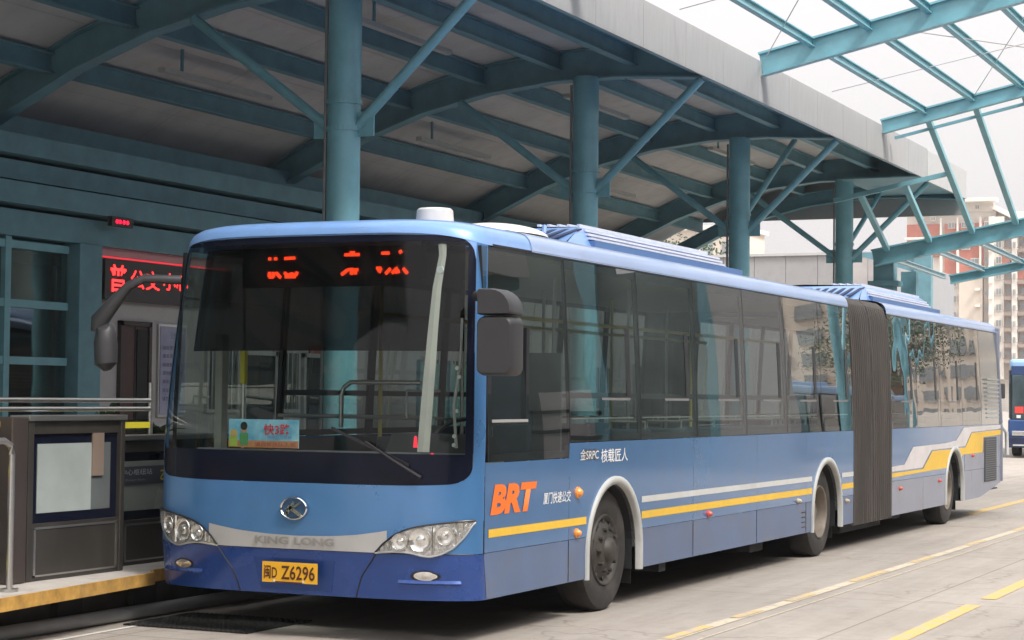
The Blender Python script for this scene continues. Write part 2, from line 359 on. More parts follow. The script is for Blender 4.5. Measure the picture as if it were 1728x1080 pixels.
# dark soffit of the outer bay
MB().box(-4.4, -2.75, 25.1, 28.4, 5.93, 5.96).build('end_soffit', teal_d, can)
coln = []
def column(y, first=None):
    c = empty('canopy_column', (CX, y, .35))
    MB().lathe([(.35, .175), (6.0, .175)], (CX, y, 0), 'z', 28).build('shaft', teal, c, smooth=True)
    MB().lathe([(.35, .30), (.38, .30), (.38, 0)], (CX, y, 0), 'z', 24).build('base_plate', teal_d, c)
    for dx, dy, zt in ((1.65, 0, 5.62), (-1.9, 0, 5.35)):
        zt = pz(CX+dx)-.02
        MB().tube([(CX+(.15 if dx > 0 else -.15), y, 4.45), (CX+dx, y, zt)], .055, 10).build('brace', teal, c, smooth=True)
    for dx, dy in (((.5, 1.5),) if y > 15 else ()):
        MB().tube([(CX, y+(.15 if dy > 0 else -.15), 4.65), (CX+dx, y+dy, pz(CX+dx)+.16)], .05, 10).build('brace', teal, c, smooth=True)
    for z_ in (4.42, 4.70): MB().lathe([(z_, .174), (z_, .19), (z_+.05, .19), (z_+.05, .174)], (CX, y, 0), 'z', 24).build('collar', teal, c)
    for sg in (1, -1): MB().box(CX+sg*.26-.10, CX+sg*.26+.10, y-.008, y+.008, 4.36, 4.62).build('gusset', teal, c)
    MB().tube([(CX-.19, y-.06, .4), (CX-.19, y-.06, 5.9)], .018, 6).build('downpipe', pipem, c)
    return c
labs = {-7.1: 'teal round canopy column behind the camera side of the platform', -.5: 'teal round canopy column beside the platform doors, left of the view',
        6.0: 'thick teal column nearest the bus front, left of the white roof antenna', 12.56: 'teal column rising behind the first air conditioner hood of the bus',
        19.2: 'teal column at the rear end of the first roof air conditioner', 25.77: 'furthest teal canopy column, before the grey wall over the bus middle'}
for y, l in labs.items():
    tag(column(y), l, 'column', 'round teal columns carrying the canopy')

# station building under the canopy ------------------------------------------------
st = empty('station_building', (-9, 6, .35), 'station building with teal glazing and white wall under the canopy', 'building')
WX = -9.0
MB().box(WX-.15, WX, 7.7, 30, .35, 3.45).build('wall', wallw, st)
MB().box(WX-3.5, WX-3.4, -14, 30, .35, 4.5).build('back_wall', mat('back_wall', (.4, .42, .42), .8), st)
MB().box(WX-.2, WX-.02, -14, 7.3, .35, .9).build('lower_wall', teal_d, st)
for i, (z0, z1, dx) in enumerate(((3.45, 3.75, .12), (3.80, 4.05, .30), (4.10, 4.32, .10), (4.37, 4.6, .25))):
    MB().box(WX-.2, WX+dx, -14, 30, z0, z1).build('eaves_beam', teal_d, st)
MB().box(WX-.3, WX-.21, -14, 30, 3.3, 4.9).build('eaves_back', teal_d, st)
# teal mullions & panes
ys_m = [-2.0, -.6, .8, 2.2, 3.6, 5.0, 6.1, 7.3]
for y in ys_m[:-1]: MB().box(WX-.06, WX+.05, y-.05, y+.05, .9, 3.45).build('mullion', teal, st)
for z in (2.02, 2.68, 3.36): MB().box(WX-.05, WX+.04, -14, 7.22, z-.045, z+.045).build('transom', teal, st)
rg = glass('station_glazing', (.55, .66, .62), 1.8, .05)
for a, b in zip(ys_m, ys_m[1:]):
    for z0, z1 in ((.9, 1.975), (2.065, 2.635), (2.725, 3.315)):
        MB().box(WX-.03, WX-.015, a+.05, b-.05, z0, z1).build('pane', rg, st)
MB().box(WX-.12, WX+.16, 7.28, 7.72, .35, 3.45).build('pillar', teal_d, st, bev=.01)
MB().box(WX-1.9, WX-1.8, -14, 4.6, .35, 3.4).build('inner_wall', mat('inner_wall', (.6, .64, .57), .7), st)
MB().box(WX-1.9, WX-1.8, 5.4, 7.6, .35, 3.4).build('inner_wall', mat('inner_wall2', (.12, .13, .12), .7), st)
# door, frames
def door(y0, y1, z1, m, fm):
    d = MB().box(WX+.004, WX+.03, y0, y1, .35, z1).build('door', m, st)
    f = MB().box(WX, WX+.06, y0-.06, y0, .35, z1+.06).box(WX, WX+.06, y1, y1+.06, .35, z1+.06).box(WX, WX+.06, y0-.06, y1+.06, z1, z1+.06).build('door_frame', fm, d)
    MB().box(WX+.031, WX+.036, (y0+y1)/2-.01, (y0+y1)/2+.01, .35, z1).build('door_gap', darkm, d)
door(8.32, 8.86, 2.50, brown, mat('frame_dark', (.05, .03, .03), .5))
MB().box(WX+.004, WX+.05, 8.62, 8.84, .40, 2.46).build('door_opening', darkm, st)
for (y0, y1, z1) in ((11.15, 11.9, 2.2), (12.75, 13.5, 2.2), (19.5, 21.0, 2.3), (26, 27.4, 2.3)): door(y0, y1, z1, darkm, mat('frame_white', (.5, .5, .5), .5))
wg = mat('barred_window', (.06, .075, .07), .2, coat=.4)
for (y0, y1) in ((10.25, 10.95), (11.95, 12.55), (16.6, 18.4), (22.4, 24.6)):
    w = MB().box(WX+.004, WX+.02, y0, y1, 1.45, 2.25).build('window', wg, st)
    fr = MB()
    fr.box(WX+.0, WX+.05, y0-.05, y0, 1.4, 2.3).box(WX+.0, WX+.05, y1, y1+.05, 1.4, 2.3).box(WX, WX+.05, y0, y1, 2.25, 2.3).box(WX, WX+.05, y0, y1, 1.4, 1.45); fr.build('window_frame', wallw, w)
    k = y0+.09
    while k < y1-.02: MB().box(WX+.022, WX+.036, k-.008, k+.008, 1.45, 2.25).build('window_bar', steel, w); k += .12
# red LED sign under the eaves + clock-like small lit display
led = MB().box(WX+.04, WX+.14, 7.80, 10.6, 2.80, 3.30).build('led_sign', mat('led_housing', (.03, .02, .02), .4), None, (WX+.09, 9.2, 3.05))
tag(led, 'long black sign with red lit characters on the station wall', 'led sign')
fm = lambda y0, z0, off=WX+.146: (lambda u, v: (off, y0+u, z0+v))
text('lit_text', '普', ledm2, led, fm(7.88, 2.90), .36, .34, bold=.01)
text('lit_text', '公交', ledm2, led, fm(8.32, 2.96), .62, .24, bold=.004)
text('lit_text', '小心', ledm2, led, fm(9.02, 2.98), .55, .22, bold=.002)
MB().box(WX+.05, WX+.09, 7.8, 10.6, 3.32, 3.335).build('red_reflection', emis('reflection_glow', (1, .03, .05), .6), led)  # glowing line standing in for the red reflection along the sign
s2 = MB().box(WX+.3, WX+.36, 7.62, 8.05, 3.68, 3.80).build('lit_display', mat('led_housing2', (.03, .02, .02), .4), None, (WX+.33, 7.85, 3.58))
tag(s2, 'small blurred red lit display high under the dark eaves', 'led display')
for q_ in (7.72, 7.78, 7.86, 7.93): MB().lathe([(0, .001), (0, .026), (-.01, .026)], (WX+.37, q_, 3.74), 'x', 12).build('lit_dot', emis('led_dim', (1, .01, .05), 1.3), s2)
# notice board
nb = MB().box(WX+.0, WX+.035, 9.10, 9.72, 1.35, 2.55).build('notice_board', steel, None, (WX, 9.4, 1.35)); tag(nb, 'tall pale violet notice with rows of dark text on the white wall', 'notice')
MB().box(WX+.036, WX+.042, 9.13, 9.69, 1.38, 2.52).build('sheet', mat('sheet_violet', (.30, .31, .50), .5, 0, .15, 3, col2=(.42, .42, .56)), nb)
for k in range(7): text('print', random.choice(['乘车须知公交', '站台安全提示', '请勿翻越护栏']), mat('ink', (.07, .06, .14), .6), nb, fm(9.18, 2.22-k*.11, WX+.046), .44, .055)
text('print', '公告', mat('ink2', (.12, .25, .3), .6), nb, fm(9.34, 2.36, WX+.046), .14, .08)
pr = MB().box(WX+.0, WX+.02, 12.9, 13.35, 1.5, 2.4).build('poster', mat('poster_red', (.35, .04, .04), .5, 0, .3, 4), None, (WX, 13.1, 1.5)); tag(pr, 'dark red poster on the station wall seen through the windscreen', 'poster')
# teal glazed shelter seen through the bus
for i, (y0, l) in enumerate(((14.2, 'pale teal glazed screen on the platform seen through the windscreen'), (24.2, 'pale teal glazed screen farther down the platform behind the bus'))):
    sc = MB().box(-7.9, -7.86, y0, y0+1.9, .35, 2.15).build('glass_screen', mat('screen_teal', (.16, .38, .34), .2, coat=.5), None, (-7.9, y0, .35))
    tag(sc, l, 'screen')
    MB().bar((-7.85, y0, .35), (-7.85, y0, 2.2), .06, .06).bar((-7.85, y0+1.0, .35), (-7.85, y0+1.0, 2.2), .06, .06).bar((-7.85, y0+1.9, .35), (-7.85, y0+1.9, 2.2), .06, .06).build('post', teal_d, sc)

# platform -------------------------------------------------------------------
def top(x, y): return (x, y, .35)
edge = [(-2.30, -6.0), (-2.46, -1.85), (-2.70, .16), (-2.82, .30), (-2.90, .95), (-2.72, 1.15), (-2.72, 27.5)]
mb = MB(); mb.prism([(x, y, .275) for x, y in edge]+[(-12.4, 27.5, .275), (-12.4, -14, .275), (-2.30, -14, .275)], (0, 0, .075))
pl = mb.build('platform', conc_p); tag(pl, kind='structure')
ed = MB()
for (xa, ya), (xb, yb) in zip([(-2.3, -14)]+edge, edge):
    ed.prism([(xa-.002, ya, .268), (xb-.002, yb, .268), (xb+.02, yb, .268), (xa+.02, ya, .268)], (0, 0, .088))
en = ed.build('platform_edge', yel_edge); tag(en, kind='structure')
MB().box(-3.12, -3.02, -14, 27.5, 0, .274).build('platform_base', mat('base_dark', (.05, .048, .045), .8, 0, .4, 5), None); tag(bpy.data.objects['platform_base'], kind='structure')
for k in range(16):
    b_ = MB().box(-3.02, -2.96, -6+k*.9, -5.72+k*.9, 0.01, .270).build('support_block', darkm, bpy.data.objects['platform_base'])
kb = MB().box(-3.0, -2.90, -14, 27.5, 0, .05).build('kerb', kerbm); tag(kb, kind='structure')
pp = MB().tube([(-2.86, -10, .055), (-2.86, 1.5, .055), (-2.86, 27.5, .055)], .05, 12).build('conduit_pipe', pipem, smooth=True)
tag(pp, 'grey conduit pipe lying along the foot of the platform', 'pipe')
# platform screen doors
def psd(y0, y1, z1, x, label, first):
    r = empty('platform_door', (x, y0, .35), label, 'platform door', 'waist high platform doors along the platform edge')
    W = .16
    fz = lerp(.35, z1, .34)
    MB().box(x-W, x, y0, y0+.06, .352, z1).build('stile', ss_dark, r, bev=.006)
    MB().box(x-W, x, y1-.05, y1, .352, z1).build('stile', ss_dark, r, bev=.006)
    MB().box(x-W, x+.012, y0-.01, y1+.01, z1, z1+.04).build('top_cap', steel, r, bev=.006)
    MB().box(x-W, x-.01, y0+.06, y1-.05, .352, fz+.02).build('kick_panel', ss_dark, r)
    for a in ((y0+.08, y0+.10, .38, fz-.01), (y1-.09, y1-.07, .38, fz-.01), (y0+.08, y1-.07, fz-.02, fz-.005), (y0+.08, y1-.07, .38, .392)):
        MB().box(x-.012, x-.004, *a).build('panel_bead', steel, r)
    MB().box(x-W, x-.02, y0+.06, y1-.05, z1-.09, z1).build('rail', ss_dark, r)
    MB().box(x-.08, x-.04, y0+.06, y1-.05, fz+.02, z1-.09).build('window', frit, r)
    wz0, wz1 = fz+.09, z1-.16
    if first:
        MB().box(x-.04, x-.034, y0+.14, y1-.36, wz0, wz1).build('pane', pane_g, r)
        MB().box(x-.04, x-.036, y1-.36, y1-.13, wz0, wz1).build('pane', mat('pane_smoky', (.12, .135, .135), .15, 0, .1, 3, coat=.5), r)
        MB().box(x-.034, x-.02, y1-.36, y1-.23, z1-.40, z1-.09).build('latch_cover', mat('latch', (.20, .15, .12), .6), r)
    else:
        MB().box(x-.04, x-.034, y0+.03, y0+.80, wz0, wz1).build('pane', mat('pane_grey', (.25, .27, .25), .25, 0, .06, 2, coat=.4), r)
        pn = MB().box(x-.034, x-.026, y0+.02, y0+.74, .96, 1.10).build('name_strip', mat('strip_dark', (.05, .055, .07), .4), r)
        text('print', '中心枢纽站', mat('print_pale', (.45, .5, .55), .5), pn, lambda u, v: (x-.022, y0+.05+u, 1.035+v), .40, .045)
        text('print', 'Zhongxin Shuniu', mat('print_pale2', (.25, .28, .33), .5), pn, lambda u, v: (x-.022, y0+.10+u, .985+v), .26, .022)
        text('print', '乙', mat('print_yel', (.5, .4, .05), .5), pn, lambda u, v: (x-.022, y0+.56+u, .985+v), .09, .08, bold=.03)
        MB().box(x-.033, x-.02, y0+.74, y0+.79, .94, 1.14).build('sticker', yel_edge, r)
    return r
psd(-.90, .21, 1.46, -3.0, 'taller dark steel platform door with a wide frosted pane, left end', True)
psd(.42, 1.62, 1.30, -3.2, 'lower platform door with a name strip across its pane, beside the bus nose', False)
psd(1.75, 2.95, 1.30, -3.2, 'platform door hidden behind the bus nose, second after the taller one', False)
po = MB().box(-3.12, -2.98, -1.10, -.93, .352, 1.49).build('door_post', mat('post_brown', (.075, .06, .055), .4, .4, .1, 6), None, (-3.05, -1, .352), bev=.01); tag(po, 'brown steel end post beside the taller platform door', 'post')
# glazed barrier left of the post
gb = empty('glass_barrier', (-3.1, -3, .35), 'glass barrier with yellow caution strips left of the brown post', 'barrier')
MB().box(-3.08, -3.06, -4.5, -1.15, .42, 1.42).build('pane', glass('barrier_glass', (.42, .50, .47), 1.5), gb)
for z in (1.44, 1.12, .50): MB().box(-3.055, -3.045, -4.5, -1.15, z-.02, z+.02).build('caution_strip', mat('caution', (.6, .52, .03), .5), gb)
MB().box(-3.054, -3.046, -2.2, -1.16, .85, 1.06).build('sticker', mat('stk', (.09, .10, .14), .5), gb); MB().box(-3.045, -3.04, -1.42, -1.2, 1.00, 1.08).build('sticker', mat('stk_red', (.6, .07, .1), .5), gb)
MB().box(-3.045, -3.04, -1.42, -1.26, .88, .98).build('sticker', mat('stk_blue', (.3, .5, .7), .5), gb)
hr = MB().tube([(-2.72, -2.7, 1.34), (-2.72, -1.50, 1.34), (-2.72, -1.44, 1.31), (-2.72, -1.42, 1.25), (-2.72, -1.42, .36)], .022, 12).lathe([(.352, .06), (.37, .06), (.37, .02)], (-2.72, -1.42, 0), 'z', 16).build('handrail', steel, None, (-2.72, -1.42, .35), smooth=True)
tag(hr, 'bent stainless handrail standing at the yellow platform edge', 'handrail')
# double rail further in, glass under it
rl = empty('railing', (-4.0, 0, .35), 'two tube stainless railing with yellow striped glass behind the platform doors', 'railing')
for z in (1.60, 1.53): MB().tube([(-4.0, -6, z), (-4.0, 1.93, z)], .020, 10).build('rail_tube', steel, rl, smooth=True)
for y in (-2.6, -.7, 1.93): MB().tube([(-4.0, y, .35), (-4.0, y, 1.75 if y > 1.5 else 1.53)], .022, 10).build('rail_post', steel, rl, smooth=True)
MB().box(-4.005, -3.995, -5.9, 1.9, .45, 1.44).build('pane', glass('rail_glass', (.6, .66, .62), 1.45), rl)
MB().box(-3.99, -3.98, -5.9, 1.9, 1.37, 1.42).build('caution_strip', mat('caution', (.6, .52, .03), .5), rl)
MB().box(-4.05, -3.97, .35, .62, 1.44, 1.47).build('clip', white, rl)
# potted plants
def plant(x, y, h, n, lab):
    r = empty('potted_plant', (x, y, .35), lab, 'plant')
    MB().lathe([(.35, .16), (.75, .22), (.75, .19), (.70, .0)], (x, y, 0), 'z', 18).build('pot', mat('pot_brown', (.10, .05, .035), .6), r, smooth=True)
    rnd = random.Random(int(y*10))
    mb = MB()
    for k in range(n):
        a = rnd.uniform(0, 2*pi); L_ = rnd.uniform(.35, .75)*h; t = rnd.uniform(.2, 1.1); z0 = .75+rnd.uniform(0, .5)*h
        d = Vector((cos(a)*sin(t), sin(a)*sin(t), cos(t))); sd = d.cross(Vector((0, 0, 1))).normalized()*rnd.uniform(.03, .06)
        p0 = Vector((x, y, z0)); rows = []
        for q in range(5):
            u = q/4; c = p0+d*L_*u+Vector((0, 0, -.35*L_*u*u)); w = sin(pi*min(.98, u*.9+.08)); rows.append([c-sd*w, c+Vector((0, 0, .01)), c+sd*w])
        mb.grid(rows)
    lf = mb.build('foliage', leafm, r); lf['kind'] = 'stuff'
    return r
plant(-7.6, 6.15, .95, 46, 'dark leafy potted plant before the brown door')
plant(-8.2, 8.0, .8, 36, 'smaller leafy potted plant under the notice')

# ================================================================== SKYLIGHT FRAME OVER THE LANE
sky_ = empty('skylight_frame', (-2.7, 14.68, 6.3), 'open teal steel skylight frame rising over the bus lane with a sloping end', 'roof frame')
def G(y, x0, x1, z0, sl, h, w=.14, m=teal):
    return MB().ibeam((x0, y, z0), (x1, y, z0+(x1-x0)*sl), w, h, .03).build('girder', m, sky_)
SL = .216
for y in (.85, 7.76, 14.68, 21.6): G(y, -2.70, 7.6, 6.40 if y < 20 else 6.42, SL, .34 if y < 20 else .25)
PX = [-3.6+.82*k for k in range(14)]
for k, x in enumerate(PX):
    if x < -2.65: continue
    z = 6.48+(x+2.7)*SL
    MB().ibeam((x, -8, z+.02), (x, 21.6, z+.02), .09, .12, .015).build('purlin', teal, sky_)
# raking end: posts lean out from the low girder up to the roof edge
def z3(x): return 4.60+(x+3.0)*.185
for x in [-3.6+.82*k for k in range(14)]:
    A_ = Vector((x, 21.7, 6.46+(x+2.7)*SL)); B_ = Vector((x, 25.6, z3(x)+.10))
    if x < -2.7: A_ = A_.lerp(B_, .48)
    MB().bar(A_, B_, .10, .09).build('raking_post', teal, sky_)
pA = [Vector((x, 21.7, 6.46+(x+2.7)*SL)).lerp(Vector((x, 25.6, z3(x)+.10)), .48) for x in (-4.1, -1.96)]
MB().bar(pA[0], pA[1], .09, .08).build('mid_rail', teal, sky_)
MB().ibeam((-3.9, 25.7, z3(-3.9)), (7.6, 25.7, z3(7.6)), .20, .33, .03).build('girder', teal, sky_)
MB().ibeam((-3.5, 30.8, z3(-3.5)-.20), (7.6, 30.8, z3(7.6)-.20), .18, .20, .03).build('girder', teal, sky_)
for x in [-3.6+.82*k for k in range(14)]:
    MB().ibeam((x, 25.8, z3(x)-.04), (x, 30.75, z3(x)-.12), .09, .10, .015).build('purlin', mat('teal_pale', (.32, .45, .50), .4), sky_)
for dz, dy in ((.02, .0), (-.22, .35)): MB().bar((-2.6, 21.75+dy, 6.5+dz), (7.5, 21.75+dy, 6.5+dz+10.1*SL), .05, .05).build('end_rail', teal, sky_)
for a, b in (((-2.6, 7.8, 6.5), (.7, 14.6, 7.2)), ((.7, 7.8, 7.2), (-2.6, 14.6, 6.5)), ((-1.1, 14.7, 6.85), (1.3, 21.5, 7.3)), ((1.3, 14.7, 7.35), (-1.1, 21.5, 6.85)), ((-2.6, 11, 6.5), (3, 11.2, 7.6)), ((-2.6, 18, 6.5), (3, 18.2, 7.6))):
    MB().tube([a, b], .008, 6).build('tie_rod', steel, sky_)
pc = MB().box(-3.95, -3.55, 25.9, 26.2, 0, 4.5).box(-3.50, -3.2, 26.3, 26.5, 0, 4.2).box(-4.05, -3.45, 25.85, 26.25, 3.9, 4.0).build('girder_pier', teal_d, None, (-3.75, 26, 0)); tag(pc, 'squat double teal pier under the lower end of the raking frame', 'pier')
# ================================================================== FAR WALL
gw = empty('end_wall_building', (-9, 40, 0), 'flat grey panelled wall block closing the station behind the bus', 'building')
xx = -13.6
while xx < -8.2:
    MB().box(xx+.006, xx+.894, 40, 40.2, 0, 5.60).build('wall_panel', fasc, gw); xx += .9
xx = -8.2
while xx < -7.2: MB().box(xx+.006, xx+.494, 39.98, 40.2, 0, 5.58).build('wall_panel', mat('wall_pale', (.55, .52, .52), .7, 0, .05), gw); xx += .5
MB().box(-13.6, -7.1, 40.21, 48, 0, 5.5).build('block', fasc, gw)
MB().box(-13.7, -7.1, 39.94, 40.22, 5.60, 5.67).build('coping', mat('coping', (.5, .5, .5), .6), gw)
tm = MB().prism([(-8.1, 39.6, 5.62), (-6.0, 39.6, 5.62), (-6.0, 39.6, 4.95)], (0, .15, 0)).box(-6.35, -5.9, 39.55, 39.8, 0, 5.6).build('gable_bracket', teal_d, None, (-6, 39.6, 0)); tag(tm, 'teal post with a tapering bracket by the end wall', 'bracket')
# ================================================================== THE ARTICULATED BUS
bus = empty('articulated_bus', (-1.275, 0, 0), 'long blue articulated city bus with yellow and white side stripes beside the platform', 'bus')
XC = -1.275; SILL = 1.33; ZT = 2.70
def tum(z): return .07*((z-1.33)/1.37)**1.3 if z > 1.33 else 0
def HW(z): return 1.275-tum(z)
def rake(z): return .16*((z-1.1)/1.6)**1.5 if z > 1.1 else (.05*(.6-z)/.3 if z < .6 else 0)
def FY(x, z):
    s = min(.99995, abs(x-XC)/HW(z)); return -.22+.34*(1-(1-s**3.2)**(1/2.2))+rake(z)
def FP(x, z, off=0):
    h = .004; s = (x-XC)/HW(z); xl = x
    lim = HW(z)-.006
    xq = XC+max(-lim, min(lim, x-XC))
    dx = (FY(xq+h, z)-FY(xq-h, z))/(2*h); dz = (FY(xq, z+h)-FY(xq, z-h))/(2*h)
    n = Vector((dx, -1, dz)).normalized()
    return Vector((x, FY(x, z), z))+n*off
def ks(k): return 1-(1-k)**2
KM = .83
def kx(k, z): return XC+math.copysign(ks(abs(k)), k)*HW(z)
def fpanel(name, ks_, zl, zh, m, off=0, n=8, parent=None, solid=0, smooth=True):
    cols = []
    for k in ks_:
        a, b = zl(k), zh(k)
        cols.append([FP(kx(k, lerp(a, b, j/n)), lerp(a, b, j/n), off) for j in range(n+1)])
    return MB().grid(cols).build(name, m, parent or bus, smooth=2, solid=solid)
def kr(a, b, n): return [lerp(a, b, i/n) for i in range(n+1)]
def sk_(k): return ks(abs(k))
def corner(k, r):
    u = max(0, min(1, (KM-abs(k))/.20)); return r*(1-sqrt(max(0, 1-(1-u)**2)))
zlo = lambda k: 1.062+.03*sk_(k)**6+corner(k, .11)
zhi = lambda k: 2.765-.03*sk_(k)**4-corner(k, .15)
zba = lambda k: 2.70+.075*(1-sk_(k)**6)
full = kr(-1, 1, 96)
# front skin pieces
fpanel('front_panel', full, lambda k: .612, lambda k: (zlo(k) if abs(k) <= KM else 1.20), blue, 0, 8)
fpanel('bumper', full, lambda k: .30, lambda k: .608, blue_deep, .002, 8)
for sg in (-1, 1):
    fpanel('corner_pillar', kr(KM*sg, 1*sg, 10), lambda k: zlo(KM) if abs(k) <= KM+.001 else 1.195, lambda k: zba(k), blue, .001, 30)
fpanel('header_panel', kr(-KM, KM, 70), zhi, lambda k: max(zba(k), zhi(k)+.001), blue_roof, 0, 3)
# windscreen
ws = fpanel('windscreen', kr(-KM+.006, KM-.006, 70), lambda k: zlo(k)+.004, lambda k: zhi(k)-.004, screen_g, -.004, 20)
fr = lambda k: 1.285
fpanel('lower_frit', kr(-KM+.006, KM-.006, 60), lambda k: zlo(k)+.002, lambda k: max(zlo(k)+.003, 1.275), frit, -.001, 5, ws)
fpanel('upper_frit', kr(-KM+.006, KM-.006, 60), lambda k: min(2.715, zhi(k)-.004), lambda k: zhi(k)-.002, frit, -.001, 3, ws)
for sg in (-1, 1): fpanel('side_frit', kr((KM-.075)*sg, (KM-.004)*sg, 8), lambda k: zlo(k)+.002, lambda k: zhi(k)-.002, frit, -.0015, 20, ws)
fpanel('roller_blind', kr(-.80, .80, 40), lambda k: 1.985, lambda k: 2.72, film, -.14, 8)
# destination display
dd = MB().box(-2.02, -.56, .24, .30, 2.43, 2.74).build('destination_display', mat('display_black', (.012, .010, .012), .4), bus)
def stroke(pts, w=.022):
    mb = MB()
    for (a, b) in zip(pts, pts[1:]): mb.bar((a[0], .228, a[1]), (b[0], .228, b[1]), .012, w, (0, 0, 1) if abs(a[1]-b[1]) < .02 else (1, 0, 0))
    return mb
def dp(px, py): return (-1.80+(px-485)/690*1.15, 2.672-(py-235)/135*.185)
for pts in ([(488, 262), (500, 262)], [(517, 262), (530, 262)], [(568, 262), (620, 260)], [(495, 330), (492, 358), (512, 358), (516, 332)], [(526, 335), (550, 362)], [(568, 335), (585, 352), (605, 342), (625, 352), (632, 332)], [(572, 358), (624, 358)],
            [(864, 250), (935, 250)], [(890, 240), (912, 240)], [(850, 352), (880, 328), (905, 325)], [(895, 352), (905, 330), (930, 328)], [(915, 330), (918, 352)], [(1042, 246), (1078, 246)], [(1128, 234), (1134, 248)],
            [(1018, 322), (1040, 322), (1030, 345)], [(1062, 352), (1085, 325)], [(1092, 350), (1118, 322)], [(1108, 345), (1128, 340)], [(1145, 325), (1165, 352)], [(1030, 320), (1030, 335)]):
    stroke([dp(*q) for q in pts]).build('lit_stroke', ledm, dd)
# bumper details: silver band, headlamps, fog lamps, seams, plate
XL = lambda x: 2*XC-x
def fstrip(name, up_, lo_, m, off, n=30, rows=4, parent=None, mirror=False):
    xa, xb = max(up_[0][0], lo_[0][0]), min(up_[-1][0], lo_[-1][0]); cols = []
    for i in range(n+1):
        x = lerp(xa, xb, i/n); a, b = interp(lo_, x), interp(up_, x)
        if mirror: cols.append([FP(XL(x), lerp(a, b, j/rows), off) for j in range(rows+1)])
        else: cols.append([FP(x, lerp(a, b, j/rows), off) for j in range(rows+1)])
    return MB().grid(cols).build(name, m, parent or bus, smooth=2)
def smooth_curve(pts, n=40):
    out = []; 
    for i in range(n+1):
        x = lerp(pts[0][0], pts[-1][0], i/n)
        out.append((x, (interp(pts, x-.012)+interp(pts, x+.012)+2*interp(pts, x))/4))
    return out
up0 = [(-.650, .612), (-.60, .668), (-.52, .733), (-.45, .766), (-.378, .788), (-.30, .803), (-.224, .815), (-.102, .832), (-.026, .838)]
lo0 = [(-.650, .610), (-.60, .616), (-.519, .622), (-.45, .622), (-.376, .612), (-.33, .600), (-.27, .596), (-.204, .612), (-.134, .655), (-.07, .735), (-.026, .832)]
band_u = [(-1.92, .752), (-1.741, .727), (-1.497, .708), (-1.26, .702), (-.981, .710), (-.80, .724), (-.63, .750)]
fstrip('silver_band', smooth_curve([(-1.98, .762)]+band_u+[(-.57, .762)]), [(-1.98, .611), (-.57, .611)], silver, .005, 50)
mk = mat('letter_metal', (.36, .35, .34), .3, .5)
text('maker_lettering', 'KING', mk, bus, lambda u, v: FP(-1.585+u, .640+v, .014), .27, .052, bold=.03)
text('maker_lettering', 'LONG', mk, bus, lambda u, v: FP(-1.27+u, .640+v, .016), .31, .052, bold=.03)
for mir in (False, True):
    hb = fstrip('headlight', smooth_curve(up0), smooth_curve(lo0), mat('lamp_housing', (.62, .61, .59), .2, .75, .3, 30, bump=.9, bscale=28), .007, 40, 5, None, mir)
    def Q(x, z, o): return FP(XL(x) if mir else x, z, o)
    for (x, z, r) in ((-.475, .690, .058), (-.335, .705, .080), (-.185, .735, .062)):
        c = Q(x, z, .008); nrm = (Q(x, z, .02)-Q(x, z, .0)).normalized(); a = nrm.cross(Vector((0, 0, 1))).normalized(); b = a.cross(nrm)
        mb = MB(); rows = []
        for ax_, rr in ((.012, r), (.016, r*.97), (.004, r*.80), (.000, r*.45), (.006, r*.30), (.013, r*.26), (.016, 0.001)):
            rows.append([c+nrm*ax_+(a*cos(t)+b*sin(t))*rr for t in [2*pi*j/24 for j in range(25)]])
        mb.grid(rows).build('reflector', lens, hb, smooth=True)
    for x0 in (-.58, -.545, -.255, -.115, -.085):
        z0_, z1_ = interp(lo0, x0)+.014, interp(up0, x0)-.012
        if z1_-z0_ > .02: MB().grid([[Q(x0-.008, lerp(z0_, z1_, j/6), .010) for j in range(7)], [Q(x0, lerp(z0_, z1_, j/6), .018) for j in range(7)], [Q(x0+.008, lerp(z0_, z1_, j/6), .010) for j in range(7)]]).build('reflector_rib', lens, hb, smooth=True)
    fstrip('lens', smooth_curve(up0), smooth_curve(lo0), lens_g, .028, 40, 5, hb, mir)
    for cv in (up0, lo0):
        cc = smooth_curve(cv, 50); MB().tube([Q(x, z, .012) for x, z in cc], .0065, 6).build('lamp_seal', black if cv is up0 else silver, hb, smooth=True)
    # fog lamp
    pts = []
    def fg(t): return (-.314+.078*cos(t), .464+.030*sin(t)*(1 if cos(t) < .6 else .8))
    f1 = MB(); ring = [2*pi*j/28 for j in range(29)]
    f1.grid([[Q(*[lerp(c_, v_, q) for c_, v_ in zip((-.314, .464), fg(t))], .004+.006*(1-q)) for t in ring] for q in (0, .4, .8, 1)])
    fl = f1.build('fog_lamp', lens, bus, smooth=True)
    MB().grid([[Q(*[lerp(c_, v_, q) for c_, v_ in zip((-.314, .464), fg(t))], .003) for t in ring] for q in (1, 1.30)]).build('surround', black, fl)
    MB().grid([[Q(*[lerp(c_, v_, q) for c_, v_ in zip((-.314, .464), fg(t))], .016) for t in ring] for q in (0.01, .9)]).build('lens', lens_g, fl)
    MB().grid([[Q(x, .405+dz, o) for x in kr(-.50, -.10, 14)] for dz, o in ((0, .002), (.012, .016), (.03, .003))]).build('bumper_crease', blue_deep, bus, smooth=True)
for pts in ([(-.640, .612), (-.70, .53), (-.757, .457), (-.79, .38), (-.815, .302)],):
    for mir in (0, 1):
        MB().tube([FP(XL(x) if mir else x, z, .001) for x, z in pts], .006, 6).build('panel_seam', black, bus)
for sg in (1, -1):
    MB().tube([FP(kx(.985*sg, z), z, .001) for z in kr(.31, .83, 12)], .003, 5).build('panel_seam', black, bus)
MB().tube([FP(x, .610, .002) for x in kr(-2.52, -.03, 60)], .004, 5).build('panel_seam', black, bus)
